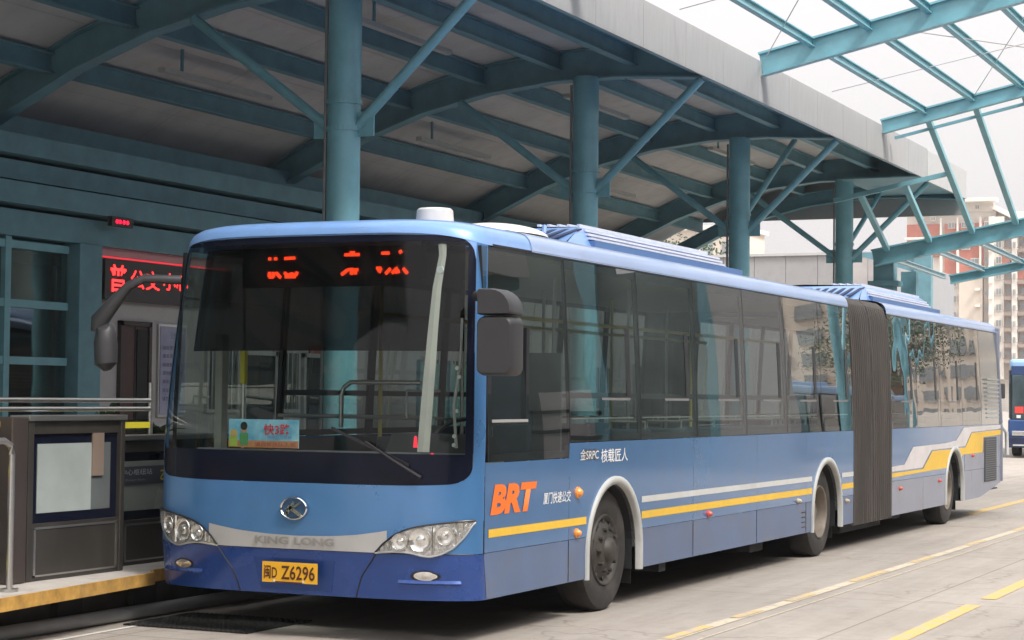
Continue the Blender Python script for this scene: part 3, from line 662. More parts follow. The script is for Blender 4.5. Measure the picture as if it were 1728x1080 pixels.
# number plate in its shallow recess
pf = MB(); pf.prism([FP(-1.60, .54, .004), FP(-.96, .54, .004), FP(-1.0, .33, .004), FP(-1.56, .33, .004)], (0, .01, 0)).build('plate_recess', mat('recess_blue', (.014, .05, .2), .4, 0, .05), bus)
yp = -.262
pm = MB().box(-1.497, -1.063, yp-.006, yp, .383, .522).build('number_plate', mat('plate_yellow', (.80, .42, .02), .45, 0, .04), bus)
ink = mat('plate_ink', (.08, .02, .01), .5)
text('plate_lettering', '闽D', ink, pm, lambda u, v: (-1.482+u, yp-.009, .405+v), .105, .095, bold=.015)
text('plate_lettering', 'Z6296', ink, pm, lambda u, v: (-1.345+u, yp-.009, .405+v), .265, .095, bold=.015)
MB().box(-1.39, -1.18, yp-.010, yp-.006, .383, .391).build('plate_bracket', mat('bracket_dark', (.1, .03, .02), .5), pm)
for x in (-1.40, -1.17): MB().lathe([(-.270, .0), (-.270, .008), (-.262, .008)], (x, 0, .395), 'y', 8).build('bolt', white, pm)
# emblem: chrome oval with a slanted stroke figure
em = MB(); c0 = Vector((-1.272, FY(-1.272, .89)-.012, .889))
em.grid([[c0+Vector((cos(t)*.108*q, -o, sin(t)*.078*q)) for t in [2*pi*j/40 for j in range(41)]] for q, o in ((1.0, .0), (1.0, .012), (.93, .017), (.86, .010), (.85, 0))])
emb = em.build('emblem', chrome, bus, smooth=True)
MB().grid([[c0+Vector((cos(t)*.09*q, .002, sin(t)*.065*q)) for t in [2*pi*j/30 for j in range(31)]] for q in (.01, 1)]).build('emblem_field', mat('emblem_blue', (.05, .12, .25), .3, .3), emb)
def es(a, b, w):
    a = c0+Vector((a[0], -.006, a[1])); b = c0+Vector((b[0], -.006, b[1])); MB().bar(a, b, w, .014, (0, 1, 0)).build('emblem_stroke', chrome, emb)
es((-.055, -.048), (.002, .044), .020); es((-.045, .012), (.062, -.050), .026); es((-.01, .0), (.055, .042), .014); es((-.06, .0), (-.045, -.048), .010)
# wiper
wp = MB().tube([FP(-.335, 1.120, .03), FP(-.52, 1.23, .045), FP(-.728, 1.353, .03)], [.014, .010, .007], 8).build('wiper', black, bus, smooth=True)
MB().bar(FP(-.42, 1.20, .015), FP(-1.00, 1.44, .012), .008, .02).build('wiper_blade', black, wp)
MB().lathe([(-.09, .0), (-.09, .022), (-.03, .026)], (-.335, .02, 1.118), 'y', 14).build('wiper_pivot', plastic, wp)

# ---- roof shells
RC = [(0, 2.70), (.008, 2.75), (.024, 2.79), (.05, 2.818), (.10, 2.842), (.20, 2.864), (.45, 2.888), (.8, 2.908), (1.195, 2.918)]
def roof_front(y_end):
    rings = []
    for j, (ins, z) in enumerate(RC):
        fade = 1-j/(len(RC)-1); row = []
        hw = HW(2.70)-ins
        row.append((XC+hw, y_end, z))
        for yy in (7, 5, 3, 1.5): 
            if yy < y_end-.5: row.append((XC+hw, yy, z))
        for k in kr(1, -1, 90):
            s = ks(abs(k)); x = XC+math.copysign(s*hw, k); sx = s
            y = -.22+.34*(1-(1-min(.99995, sx)**3.2)**(1/2.2))+rake(2.70)+ins*1.15+(.0 if j else 0)
            row.append((x, y, z+.075*(1-s**6)*max(0, fade)**1.2))
        for yy in (1.5, 3, 5, 7):
            if yy < y_end-.5: row.append((XC-hw, yy, z))
        row.append((XC-hw, y_end, z)); rings.append(row)
    return rings
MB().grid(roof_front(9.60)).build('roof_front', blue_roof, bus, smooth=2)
def roof_rear(y0, y1):
    sec = [(XC+HW(2.7)-i, z) for i, z in RC]+[(XC-HW(2.7)+i, z) for i, z in reversed(RC)]
    rows = []
    for q in (0, .5, .97, 1.0):
        rows.append([(x, lerp(y0, y1, q), z-(.05 if q == 1 else 0)) for x, z in sec])
    return rows
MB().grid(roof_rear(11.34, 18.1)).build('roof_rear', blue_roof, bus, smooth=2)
sheen_m = mat('roof_rail_sky_sheen', (.29, .39, .62), .3, .1, .05, 3, coat=.6, dirt=.2)  # paler blue: sky reflection along the roof edge put into the colour
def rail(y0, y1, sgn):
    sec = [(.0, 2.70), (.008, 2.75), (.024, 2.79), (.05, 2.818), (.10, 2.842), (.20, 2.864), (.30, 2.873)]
    MB().grid([[(XC+sgn*(HW(2.7)-i+.003), y, z+.003) for i, z in sec] for y in kr(y0, y1, 6)]).build('roof_edge_sheen', sheen_m, bus, smooth=2)
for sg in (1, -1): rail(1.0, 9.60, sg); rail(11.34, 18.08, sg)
MB().bar((-.078, .35, 2.702), (-.078, 9.6, 2.702), .02, .02).build('drip_rail', black, bus)
MB().bar((-.078, 11.34, 2.702), (-.078, 18.08, 2.702), .02, .02).build('drip_rail', black, bus)

# ---- side panels
ARCH = [2.47, 8.54, 14.87]; AW = .575
def arch_z(y, w=AW, zt=1.045):
    for c in ARCH:
        if abs(y-c) < w: return .47+(zt-.47)*sqrt(max(0, 1-((y-c)/w)**2))
    return None
def sx(side, z, off=0): return (-tum(z)+off) if side > 0 else (-2.55+tum(z)-off)
def spanel(name, side, y0, y1, zl, zh, m, off=0, nz=1, parent=None, solid=0, w=AW, smooth=True):
    ys = {y0, y1}
    t = y0
    while t < y1: ys.add(t); t += .5
    for c in ARCH:
        for i in range(25):
            y = c-w*cos(pi*i/24)
            if y0 < y < y1: ys.add(y)
    ys = sorted(ys); mb = MB(); zlf = zl if callable(zl) else (lambda y: zl); zhf = zh if callable(zh) else (lambda y: zh)
    for a, b in zip(ys, ys[1:]):
        if b-a < 1e-6: continue
        mid = arch_z((a+b)/2, w, 1.045+(w-AW)); za, zb = zlf(a), zlf(b); ta, tb = zhf(a), zhf(b)
        if mid is not None:
            fa = arch_z(min(max(a, 0), 99), w, 1.045+(w-AW)) or .47; fb = arch_z(b, w, 1.045+(w-AW)) or .47
            za, zb = max(za, fa), max(zb, fb)
            if za >= ta and zb >= tb: continue
            za, zb = min(za, ta), min(zb, tb)
        mb.grid([[(sx(side, lerp(za, ta, j/nz), off), a, lerp(za, ta, j/nz)) for j in range(nz+1)], [(sx(side, lerp(zb, tb, j/nz), off), b, lerp(zb, tb, j/nz)) for j in range(nz+1)]])
    return mb.build(name, m, parent or bus, solid=solid)
YA = .12
def rear_low(y): return .29 if y < 16.6 else .29+(y-16.6)*.11
for side in (1, -1):
    # front section: panels split at real seams
    cuts = [YA, 1.56, 4.3, 6.1, 7.75, 9.62]
    for a, b in zip(cuts, cuts[1:]):
        spanel('side_panel', side, a+.002, b-.002, .614, (1.215 if b < 1.6 else SILL-.004), blue_side)
        cc = [a+.003]+[c for c in ARCH if a < c < b]+[b-.003]
        for a2, b2_ in zip(cc, cc[1:]): spanel('skirt_panel', side, a2, b2_, .30, .610, skirt, -.002 if side > 0 else 0)
    spanel('side_panel', side, 1.558, 1.60, 1.1, SILL-.004, blue_side, .0005)
    cuts = [11.34, 13.0, 14.9, 16.0, 18.12]
    for a, b in zip(cuts, cuts[1:]):
        spanel('side_panel', side, a+.002, b-.002, .70, SILL-.004, blue_side)
        spanel('rear_skirt_panel', side, a+.003, b-.003, (lambda y: rear_low(y)), .696, skirt_r, 0)
    # arch trims and liners
    for c in ARCH:
        n = 26; o1 = []; o2 = []
        w1, w2, h1, h2 = AW+.010, AW-.045, 1.055, .992
        pa = [(c-w1, .29)]+[(c-w1*cos(pi*i/n), .47+(h1-.47)*sin(pi*i/n)) for i in range(n+1)]+[(c+w1, .29)]
        pb = [(c-w2, .29)]+[(c-w2*cos(pi*i/n), .47+(h2-.47)*sin(pi*i/n)) for i in range(n+1)]+[(c+w2, .29)]
        X = lambda o: sx(side, 0, o)
        MB().grid([[(X(-.01), *p) for p in pa], [(X(.016), *p) for p in pa], [(X(.022), (p[0]+q[0])/2, (p[1]+q[1])/2) for p, q in zip(pa, pb)], [(X(.012), *p) for p in pb], [(X(-.06), *p) for p in pb]]).build('arch_trim', mat('trim_greywhite', (.44, .45, .44), .5, dirt=.3) if side > 0 else skirt, bus, smooth=2)
        MB().grid([[(X(-.03), *p) for p in pb], [(X(-.62), *p) for p in pb]]).build('arch_liner', darkm, bus)
        MB().prism([(X(-.62), *p) for p in pb], (-.01*side, 0, 0)).build('arch_back', darkm, bus)
# right side stripes (road side)
for a, b in ((.18, ARCH[0]-.58), (ARCH[0]+.58, ARCH[1]-.58), (ARCH[1]+.58, 9.60)):
    spanel('yellow_stripe', 1, a, b, .692 if a > 1 else .712, .752 if a > 1 else .768, yellow, .003)
    if a > 1: spanel('white_stripe', 1, a, b, .822, .872, cream, .003)
# two stepped swoosh bands on the rear section, cut round the wheel opening
def swoosh(name, lo_, hi_, m, off):
    spanel(name, 1, lo_[0][0], lo_[-1][0], (lambda y: interp(lo_, y)), (lambda y: interp(hi_, y)), m, off)
def fine(lo_, hi_, name, m, off):
    mb = MB(); ys = sorted({round(y, 4) for y in kr(lo_[0][0], lo_[-1][0], 160)} | {p[0] for p in lo_+hi_})
    for a, b in zip(ys, ys[1:]):
        za, zb, ta, tb = interp(lo_, a), interp(lo_, b), interp(hi_, a), interp(hi_, b)
        md = arch_z((a+b)/2, AW, 1.045)
        if md is not None:
            za, zb = max(za, arch_z(a) or .47), max(zb, arch_z(b) or .47)
            if za >= ta or zb >= tb: continue
        if ta-za < 1e-4 and tb-zb < 1e-4: continue
        mb.grid([[(off, a, za), (off, a, ta)], [(off, b, zb), (off, b, tb)]])
    mb.build(name, m, bus)
W_lo = [(11.36, .815), (12.95, .820), (13.45, 1.03), (15.55, 1.045), (15.95, 1.235), (18.1, 1.262)]
W_hi = [(11.36, .875), (11.98, .882), (12.45, 1.09), (14.30, 1.105), (14.95, 1.13), (15.45, 1.300), (18.1, 1.318)]
Y_lo = [(11.36, .745), (13.0, .765), (14.3, .775), (15.45, .93), (16.75, .93), (16.80, 1.15), (18.1, 1.17)]
Y_hi = [(11.36, .795), (12.98, .800), (13.50, 1.015), (15.55, 1.025), (15.98, 1.218), (18.1, 1.243)]
fine(W_lo, W_hi, 'white_swoosh', mat('swoosh_white', (.60, .57, .57), .4, dirt=.3), .003)
fine([p for p in Y_lo if p[0] <= 14.3]+[(14.87, .85)], [p for p in Y_hi if p[0] < 14.5]+[(14.87, 1.02)], 'yellow_swoosh', yellow, .0035)
fine([(14.88, .85)]+[p for p in Y_lo if p[0] > 15], [(14.88, 1.02)]+[p for p in Y_hi if p[0] > 15], 'yellow_swoosh', yellow, .0035)
fine([(15.5, .70), (18.1, .70)], [(15.5, .925), (16.8, .925), (16.81, 1.145), (18.1, 1.165)], 'rear_panel_patch', skirt_r, .002)
gl = MB().box(.002, .010, 16.86, 17.74, .50, 1.14).build('engine_grille', mat('grille_dark', (.07, .08, .09), .6), bus)
z = .52
while z < 1.12: MB().box(.010, .020, 16.88, 17.72, z, z+.014).build('grille_slat', mat('slat_grey', (.13, .14, .15), .5), gl); z += .032
# rear end and corner post
MB().box(-2.53, -.02, 18.1, 18.16, .45, 2.78).build('rear_panel', skirt_r, bus, bev=.02)
MB().bar((-.01, 18.13, .47), (-.012, 18.13, 1.33), .05, .08).bar((-.012, 18.13, 1.33), (-.085, 18.11, 2.72), .05, .08).build('rear_corner_post', skirt_r, bus, bev=.015)
MB().tube([(-.02, 18.18, 1.32), (.06, 18.25, 1.20), (.07, 18.26, .86)], .03, 8).build('rear_corner_strip', cream, bus, smooth=True)
# ---- side glass
def pane(y0, y1, z0, z1, side, g, slide=None, bars=True, rail=1.68):
    rows = [[(sx(side, lerp(z0, z1, j/6), .0), lerp(y0, y1, i/2), lerp(z0, z1, j/6)) for j in range(7)] for i in range(3)]
    p = MB().grid(rows).build('side_window', g, bus, smooth=2)
    def vb(ya, yb, za=z0, zb=z1, o=-.012, m=black, nm='window_frame'):
        MB().grid([[(sx(side, lerp(za, zb, j/5), o), ya, lerp(za, zb, j/5)) for j in range(6)], [(sx(side, lerp(za, zb, j/5), o), yb, lerp(za, zb, j/5)) for j in range(6)], [(sx(side, lerp(za, zb, j/5), o-.03), yb, lerp(za, zb, j/5)) for j in range(6)]]).build(nm, m, p)
    if bars:
        vb(y0+.002, y0+.045); vb(y1-.045, y1-.002)
        vb(y0+.045, y1-.045, z0+.002, z0+.05, -.0125); vb(y0+.045, y1-.045, z1-.07, z1-.002, -.0125)
        vb(y0+.045, y1-.045, rail-.022, rail+.022, -.02, nm='window_rail')
        if slide:
            ys_ = lerp(y0, y1, slide); vb(ys_-.02, ys_+.07, rail, 2.22, .003, nm='sliding_frame')
            vb(ys_-.55, ys_+.05, rail-.035, rail-.016, .003, mat('latch_grey', (.16, .16, .16), .5), nm='window_latch')
            vb(y0+.1, y1-.1, 1.50, 1.512, -.03, int_grey, nm='inner_rail')
    vb(y0-.004, y0+.004, z0, z1, .001, black, 'glass_joint')
    return p
for side in (1, -1):
    pane(.165, 1.565, 1.22, 2.69, side, side_g, None, bars=False)
    ys_w = [1.575, 3.05, 4.42, 5.80, 7.10, 8.35, 9.60]
    for i, (a, b) in enumerate(zip(ys_w, ys_w[1:])): pane(a, b, SILL, 2.69, side, side_g, .80 if side > 0 else None, side > 0 or True)
    ys_w = [11.36, 12.7, 14.05, 15.4, 16.7]
    for a, b in zip(ys_w, ys_w[1:]): pane(a, b, SILL, 2.69, side, side_g2, .78 if side > 0 else None)
# driver window frame details
dw = MB()
dw.box(-.05, -.012, .165, .23, 1.22, 2.2).box(-.05, -.012, .165, 1.56, 1.22, 1.27).box(-.045, -.010, .23, .80, 1.47, 1.50).box(-.05, -.012, .80, .85, 1.47, 2.15).build('driver_window_frame', black, bus)
MB().box(-.06, -.05, .25, .80, 1.50, 2.13).build('open_window_gap', mat('gap_navy', (.004, .008, .02), .7), bus)
MB().box(-.045, -.002, .23, .82, 1.488, 1.508).build('window_ledge', int_grey, bus)
# rear louvred window area
lv = spanel('louvre_panel', 1, 16.72, 18.08, SILL, 2.69, mat('louvre_dark', (.10, .115, .12), .12, .2, .1, coat=.8), 0, 6)
z = 1.42
while z < 1.98: MB().box(-.03, .010, 17.05, 17.95, z, z+.022).build('louvre_slat', mat('slat_pale', (.30, .33, .34), .4), lv); z += .062
spanel('louvre_panel', -1, 16.72, 18.08, SILL, 2.69, black, 0, 6)
# ---- bellows
bs = []
sec = [(0, .27), (0, 1.33), (-.03, 2.2), (-.065, 2.62), (-.10, 2.74), (-.18, 2.81), (-.35, 2.845), (-1.275, 2.87), (-2.2, 2.845), (-2.37, 2.81), (-2.45, 2.74), (-2.485, 2.62), (-2.52, 2.2), (-2.55, 1.33), (-2.55, .27)]
def bel_row(y, ins):
    r = []
    for x, z in sec:
        d = Vector((XC-x, 0, 1.5-z)).normalized(); dx = ins*(1 if x < XC else -1) if abs(x-XC) > .9 else 0; dz = -ins if z > 2.7 else 0
        r.append((x+dx, y, z+dz))
    return r
def bellows(y0, y1, nm):
    rows = []; n = 9; st_ = (y1-y0)/n
    for k in range(n):
        rows += [bel_row(y0+st_*k, .12), bel_row(y0+st_*(k+.35), -.004), bel_row(y0+st_*(k+.5), -.012), bel_row(y0+st_*(k+.65), -.004)]
    rows.append(bel_row(y1, .055)); return MB().grid(rows).build(nm, bell, bus, smooth=True)
bellows(9.66, 10.42, 'bellows'); bellows(10.48, 11.32, 'bellows')
MB().grid([bel_row(10.42, .05), bel_row(10.43, .0), bel_row(10.47, .0), bel_row(10.48, .05)]).build('bellows_hoop', black, bus)
for y in (9.62, 11.32): MB().grid([bel_row(y, .02), bel_row(y, -.004), bel_row(y+.035, -.004), bel_row(y+.035, .02)]).build('bellows_frame', black if y > 10 else bell, bus)
MB().box(-2.4, -.15, 9.6, 11.4, .18, .30).build('turntable', darkm, bus)
# ---- side details
text('route_system_lettering', 'BRT', orange, bus, lambda u, v: (.004, .20+u, .862+v), .70, .205, shear=.35, bold=.055)
text('operator_lettering', '厦门快速公交', white, bus, lambda u, v: (.004, 1.08+u, .895+v), .50, .085, shear=.15, bold=.012)
text('capacity_lettering', '核载匠人', white, bus, lambda u, v: (.004, 2.17+u, 1.165+v), .56, .105, bold=.012)
lg = text('model_lettering', 'SRPC', mat('decal_dark', (.05, .05, .06), .4), bus, lambda u, v: (.004, 1.80+u, 1.19+v), .30, .085, shear=.1, bold=.05)
text('model_lettering', '金SRPC', white, bus, lambda u, v: (.0055, 1.755+u, 1.195+v), .36, .08, shear=.1, bold=.0)
def marker(y, z, r, m):
    o = MB().lathe([(.0, r*1.25), (.012, r*1.2), (.014, r), (.03, r*.8), (.042, r*.45), (.046, .001)], (0, y, z), 'x', 18).build('marker_light', m, bus, smooth=True)
marker(1.72, .955, .036, amber); marker(1.70, .655, .030, amber); marker(4.69, .648, .026, redl); marker(7.45, .640, .022, mat('marker_pale', (.5, .42, .3), .4)); marker(9.3, .56, .022, mat('marker_pale', (.5, .42, .3), .4)); marker(11.75, .60, .02, redl)
marker(13.9, .62, .02, redl); marker(16.0, .90, .02, redl)
for y, z in ((1.35, .30),): pass
for y in (1.56, 4.3, 6.1, 7.75): MB().box(.0, .0015, y-.003, y+.003, .31, .61).build('panel_gap', black, bus)
for k in range(4): MB().box(.0, .004, 7.60, 7.75, .36+k*.05, .37+k*.05).build('vent_slot', black, bus)
for q_ in ((-.6, -.05, 3.6, 3.75, .22, .30), (-.5, -.1, 6.2, 6.6, .2, .3), (-.5, -.2, 12.2, 12.6, .2, .3)): MB().box(*q_).build('underbody_box', darkm, bus)
MB().box(-1.90, -.66, .4, 9.5, .30, .36).build('chassis', darkm, bus)
MB().box(-1.90, -.66, 11.4, 18.0, .30, .36).build('chassis', darkm, bus)
# mud flaps
for y in (3.12, 9.16, 15.48): MB().box(-.50, -.12, y, y+.015, .16, .5).build('mud_flap', rubber, bus)
# ---- wheels
def wheel(x, y, kind, sgn=1):
    R = .475; o = (x, y, R)
    T = lambda a: a*sgn
    prof = [(-.26, .27), (-.27, .40), (-.25, .455), (-.20, R), (-.05, R), (-.012, .458), (0, .42), (.004, .36), (-.004, .29), (-.02, .265), (-.26, .265)]
    tr = MB()
    tr.lathe([(T(a), r) for a, r in prof], o, 'x', 56)
    for q in (-.075, -.125, -.175): tr.lathe([(T(q-.006), R+.0008), (T(q-.004), R-.008+.0088), (T(q+.006), R+.0008)], o, 'x', 56)
    w = tr.build('wheel', rubber, bus, o, smooth=True)
    if kind == 'front':
        MB().lathe([(T(-.02), .285), (T(.006), .272), (T(0), .255), (T(-.03), .235), (T(-.005), .19), (T(.02), .15), (T(.03), .10), (T(.06), .085), (T(.075), .06), (T(.078), .001)], o, 'x', 40).build('rim', rim_d, w, smooth=True)
        hn = 10; rr = .165; ax = .015
        for k in range(10):
            t = 2*pi*(k+.5)/10; MB().lathe([(T(-.028), .001), (T(-.026), .026), (T(-.034), .028)], (x+T(.012), y+.215*cos(t), R+.215*sin(t)), 'x', 10).build('vent_hole', black, w)
    else:
        MB().lathe([(T(-.02), .285), (T(.008), .275), (T(.002), .262), (T(-.03), .25), (T(-.13), .235), (T(-.15), .19), (T(-.15), .12), (T(-.10), .11), (T(-.06), .10), (T(-.05), .07), (T(-.05), .001)], o, 'x', 40).build('rim', rim_l, w, smooth=True)
        hn = 10; rr = .155; ax = -.145
    for k in range(hn):
        t = 2*pi*k/hn; MB().lathe([(T(ax-.01), .019), (T(ax+.025), .017), (T(ax+.030), .001)], (x, y+rr*cos(t), R+rr*sin(t)), 'x', 6).build('wheel_nut', rim_d, w)
    return w
for yy, kd in ((2.50, 'front'), (8.56, 'rear'), (14.80, 'rear')):
    wheel(-.09, yy, kd); wheel(-2.46, yy, kd, -1)
MB().lathe([(0, .07), (-2.3, .07)], (-.15, 2.5, .475), 'x', 12).build('axle', darkm, bus)

# ---- roof equipment
def ac(y0, y1, zc, zb):
    x0, x1 = -2.12, -.43; ym = y0+.55
    P = [(y0, zb), (ym, zc), (y1-.9, zc-.005), (y1, zb+.0)]
    hood = MB().grid([[(x0+.02, y0, zb), (x1-.02, y0, zb)], [(x0+.05, ym-.02, zc-.005), (x1-.10, ym-.02, zc-.005)]]).build('roof_air_conditioner', blue_roof, bus)
    pr = [(x1, zb), (x1-.03, zb+.045), (x1-.09, zc-.03), (x1-.14, zc), (XC, zc+.02), (x0+.14, zc), (x0+.09, zc-.03), (x0+.03, zb+.045), (x0, zb)]
    rows = [[(x, y0+(.0 if z < zb+.01 else (ym-y0)*min(1, (z-zb)/(zc-zb))), z) for x, z in pr]]
    rows += [[(x, ym+.02, z) for x, z in pr], [(x, y1-.9, z) for x, z in pr], [(x, y1, lerp(zb, z, .05)) for x, z in pr]]
    MB().grid(rows).build('casing', blue_roof, hood, smooth=True)
    n = 14
    for k in range(n):      # louvre slots across the sloping nose
        xa = x1-.12-k*.108
        a = Vector((xa-.05, y0+.10, lerp(zb, zc, .22))); b = Vector((xa+.03, ym-.05, lerp(zb, zc, .80))); 
        MB().bar(a+Vector((0, -.012, .012)), b+Vector((0, -.012, .012)), .05, .012, (0, -.3, 1)).build('louvre_slot', mat('slot_navy', (.02, .035, .09), .6), hood)
    MB().box(x1-.04, x1+.012, ym+.03, y1-.35, zb-.01, zb+.075).build('side_groove', mat('groove_blue', (.085, .17, .34), .4), hood)
    for q in range(3):
        MB().box(x1-.075-q*.028, x1-.02-q*.028, ym+.03, y1-.8, zb+.085+q*.034, zb+.103+q*.034).build('side_rib', mat('rib_pale', (.62, .64, .72), .4), hood)
    for q in range(5):
        xx_ = x1-.16-q*.09; MB().box(xx_-.012, xx_+.012, ym+.08, y1-.95, zc-.010, zc+.030+q*.002).build('top_rib', mat('rib_pale', (.62, .64, .72), .4), hood)
ac(2.45, 7.25, 3.065, 2.875); ac(11.5, 16.2, 3.09, 2.875)
MB().tube([(-.62, 2.45, 2.88), (-.60, 2.40, 2.96), (-.66, 2.55, 3.03)], .02, 8).build('roof_hook', blue_roof, bus, smooth=True)
bx = MB().lathe([(2.86, .150), (3.04, .135), (3.055, .12), (3.06, .001)], (-.93, 1.15, 0), 'z', 28).build('roof_antenna', mat('dome_white', (.62, .60, .58), .4), bus, smooth=True)
bx2 = MB(); rows = []
for q in range(7):
    t = q/6*pi/2; rows.append([(-.52+.30*cos(a)*cos(t), 1.45+.55*sin(a)*cos(t), 2.868+.085*sin(t)) for a in [2*pi*j/28 for j in range(29)]])
bx2.grid(rows).build('roof_vent_cap', mat('dome_cream', (.66, .64, .58), .4), bus, smooth=True)
# ---- mirrors
mr = MB()
def rounded(x0, x1, z0, z1, y0, y1, r, nm, m, parent, top_round=None, n=6):
    pts = []
    rt_ = top_round or r
    for (cx_, cz_, rr, a0) in ((x1-rt_, z1-rt_, rt_, 0), (x0+r, z1-r, r, 90), (x0+r, z0+r, r, 180), (x1-r, z0+r, r, 270)):
        for j in range(n+1):
            a = radians(a0+90*j/n); pts.append((cx_+rr*cos(a), cz_+rr*sin(a)))
    cx_, cz_ = (x0+x1)/2, (z0+z1)/2
    rows = []
    for y, s in ((y0+.05, .86), (y0+.015, .95), (y0+.0, .90), (y0, .01)): pass
    seq = ((y0, .01), (y0, .90), (y0+.015, .96), (y0+.05, 1), (y1-.02, 1), (y1, .95), (y1, .01))
    for y, s in seq[1:-1]: rows.append([(cx_+(p[0]-cx_)*s, y, cz_+(p[1]-cz_)*s) for p in pts+[pts[0]]])
    mb = MB().grid(rows); L = len(pts); mb.f.append(tuple(range(L))); k = 4*(L+1); mb.f.append(tuple(range(k+L-1, k-1, -1)))
    return mb.build(nm, m, parent, smooth=True)
mh = rounded(.118, .378, 1.80, 2.19, -.30, -.10, .05, 'mirror', plastic, bus)
rounded(.118, .376, 2.197, 2.37, -.30, -.10, .014, 'mirror_cap', plastic, mh, top_round=.155)
MB().box(.15, .35, -.098, -.094, 1.84, 2.15).build('mirror_glass', chrome, mh)
MB().tube([(-.05, .06, 2.34), (.08, -.06, 2.32), (.15, -.16, 2.30)], .035, 10).build('mirror_arm', plastic, mh, smooth=True)
ml = MB().tube([(-2.40, .02, 2.48), (-2.62, -.12, 2.485), (-2.73, -.16, 2.43), (-2.83, -.18, 2.32), (-2.95, -.2, 2.18), (-2.965, -.2, 2.10)], [.035, .034, .036, .05, .065, .05], 12).build('mirror', plastic, bus, smooth=True)
MB().tube([(-2.84, -.2, 2.14), (-2.885, -.2, 2.11), (-2.89, -.2, 2.02), (-2.885, -.2, 1.87), (-2.87, -.2, 1.825)], [.03, .075, .085, .08, .03], 14).build('mirror_housing', plastic, ml, smooth=True)

# ---- interior
def ib(nm, m, *a, parent=bus, bev=0): return MB().box(*a).build(nm, m, parent, bev=bev)
ib('cabin_floor', int_dark, -1.92, -.64, .35, 9.6, .362, .38); ib('cabin_floor', int_dark, -1.92, -.64, 11.36, 18.0, .362, .38)
for x_ in (-2.52, -.62):
    for a_, b_ in ((.3, 1.85), (3.1, 7.9), (9.2, 9.6), (11.36, 14.2), (15.5, 18.0)): ib('side_floor', int_dark, x_, x_+.59, a_, b_, .362, .38)
ib('cabin_ceiling', mat('ceiling_pale', (.35, .35, .34), .6), -2.42, -.13, .40, 9.6, 2.66, 2.68); ib('cabin_ceiling', mat('ceiling_pale', (.35, .35, .34), .6), -2.42, -.13, 11.36, 18.0, 2.66, 2.68)
for s_ in (-.06, -2.49): 
    ib('lining', int_dark, s_-.005, s_+.005, 1.6, 9.6, 1.07, 1.31); ib('lining', int_dark, s_-.005, s_+.005, 11.36, 18.0, 1.07, 1.31)
dash = MB().prism([(-2.45, .12, 1.10), (-2.45, .70, 1.14), (-2.45, .62, 1.24), (-2.45, .34, 1.27), (-2.45, .12, 1.17)], (2.35, 0, 0)).build('dashboard', mat('dash_grey', (.22, .23, .23), .6, bump=.1), bus, bev=.01)
MB().prism([(-.95, .45, 1.24), (-.95, .85, 1.20), (-.95, .70, 1.38), (-.95, .55, 1.40)], (.75, 0, 0)).build('instrument_hood', int_dark, dash, bev=.01)
sw = MB(); rows = []
for j in range(25):
    a = 2*pi*j/24; c = Vector((-.58+.23*cos(a), .93+.14*sin(a), 1.36+.14*sin(a))); nn = Vector((cos(a), sin(a)*.6, sin(a)*.6))
    rows.append([c+nn*.016*cos(b)+Vector((0, -.7, .7))*.016*sin(b) for b in [2*pi*q/8 for q in range(9)]])
sw.grid(rows).build('steering_wheel', black, bus, smooth=True)
def seat(x, y, m=seat_m, h=1.0, w=.42, z=.38):
    b = MB().box(x-w/2, x+w/2, y-.22, y+.2, z+.38, z+.46).build('passenger_seat', m, bus, (x, y, z), bev=.03)
    MB().prism([(x-w/2, y+.17, z+.44), (x-w/2, y+.24, z+.44), (x-w/2, y+.33, z+1.02), (x-w/2, y+.26, z+1.02)], (w, 0, 0)).build('backrest', m, b, bev=.02)
    MB().tube([(x, y+.0, z), (x, y, z+.38)], .04, 8).build('pedestal', int_dark, b)
    MB().tube([(x-w/2+.05, y+.29, z+1.0), (x-w/2+.05, y+.30, z+1.08), (x+w/2-.05, y+.30, z+1.08), (x+w/2-.05, y+.29, z+1.0)], .014, 6).build('seat_handle', mat('handle_grey', (.25, .26, .22), .4), b)
    return b
ds = seat(-.62, 1.42, mat('driver_seat_fabric', (.02, .025, .04), .8), w=.5, z=.55)
s0 = seat(-.42, 3.5)
for x in (-.42, -2.1):
    for k, y in enumerate((3.5, 4.4, 5.3, 6.2, 7.1, 8.3, 9.0, 12.0, 12.9, 13.8, 14.7, 15.6, 16.5)):
        if (x, y) != (-.42, 3.5): copy_tree(s0, bus, Vector((x, y, .38))-WO[bus.name])
for k, y in enumerate((1.75, 3.2, 4.9, 6.6, 8.2, 12.4, 14.2, 16)):
    for x in (-.85, -1.7): MB().tube([(x, y, .38), (x, y, 2.66)], .017, 8).build('grab_pole', steel if k % 3 else mat('handle_yellow', (.55, .45, .08), .4), bus, smooth=True)
for x in (-.85, -1.7): MB().tube([(x, 1.75, 2.3), (x, 9.5, 2.3)], .016, 8).build('ceiling_rail', mat('handle_yellow', (.55, .45, .08), .4), bus)
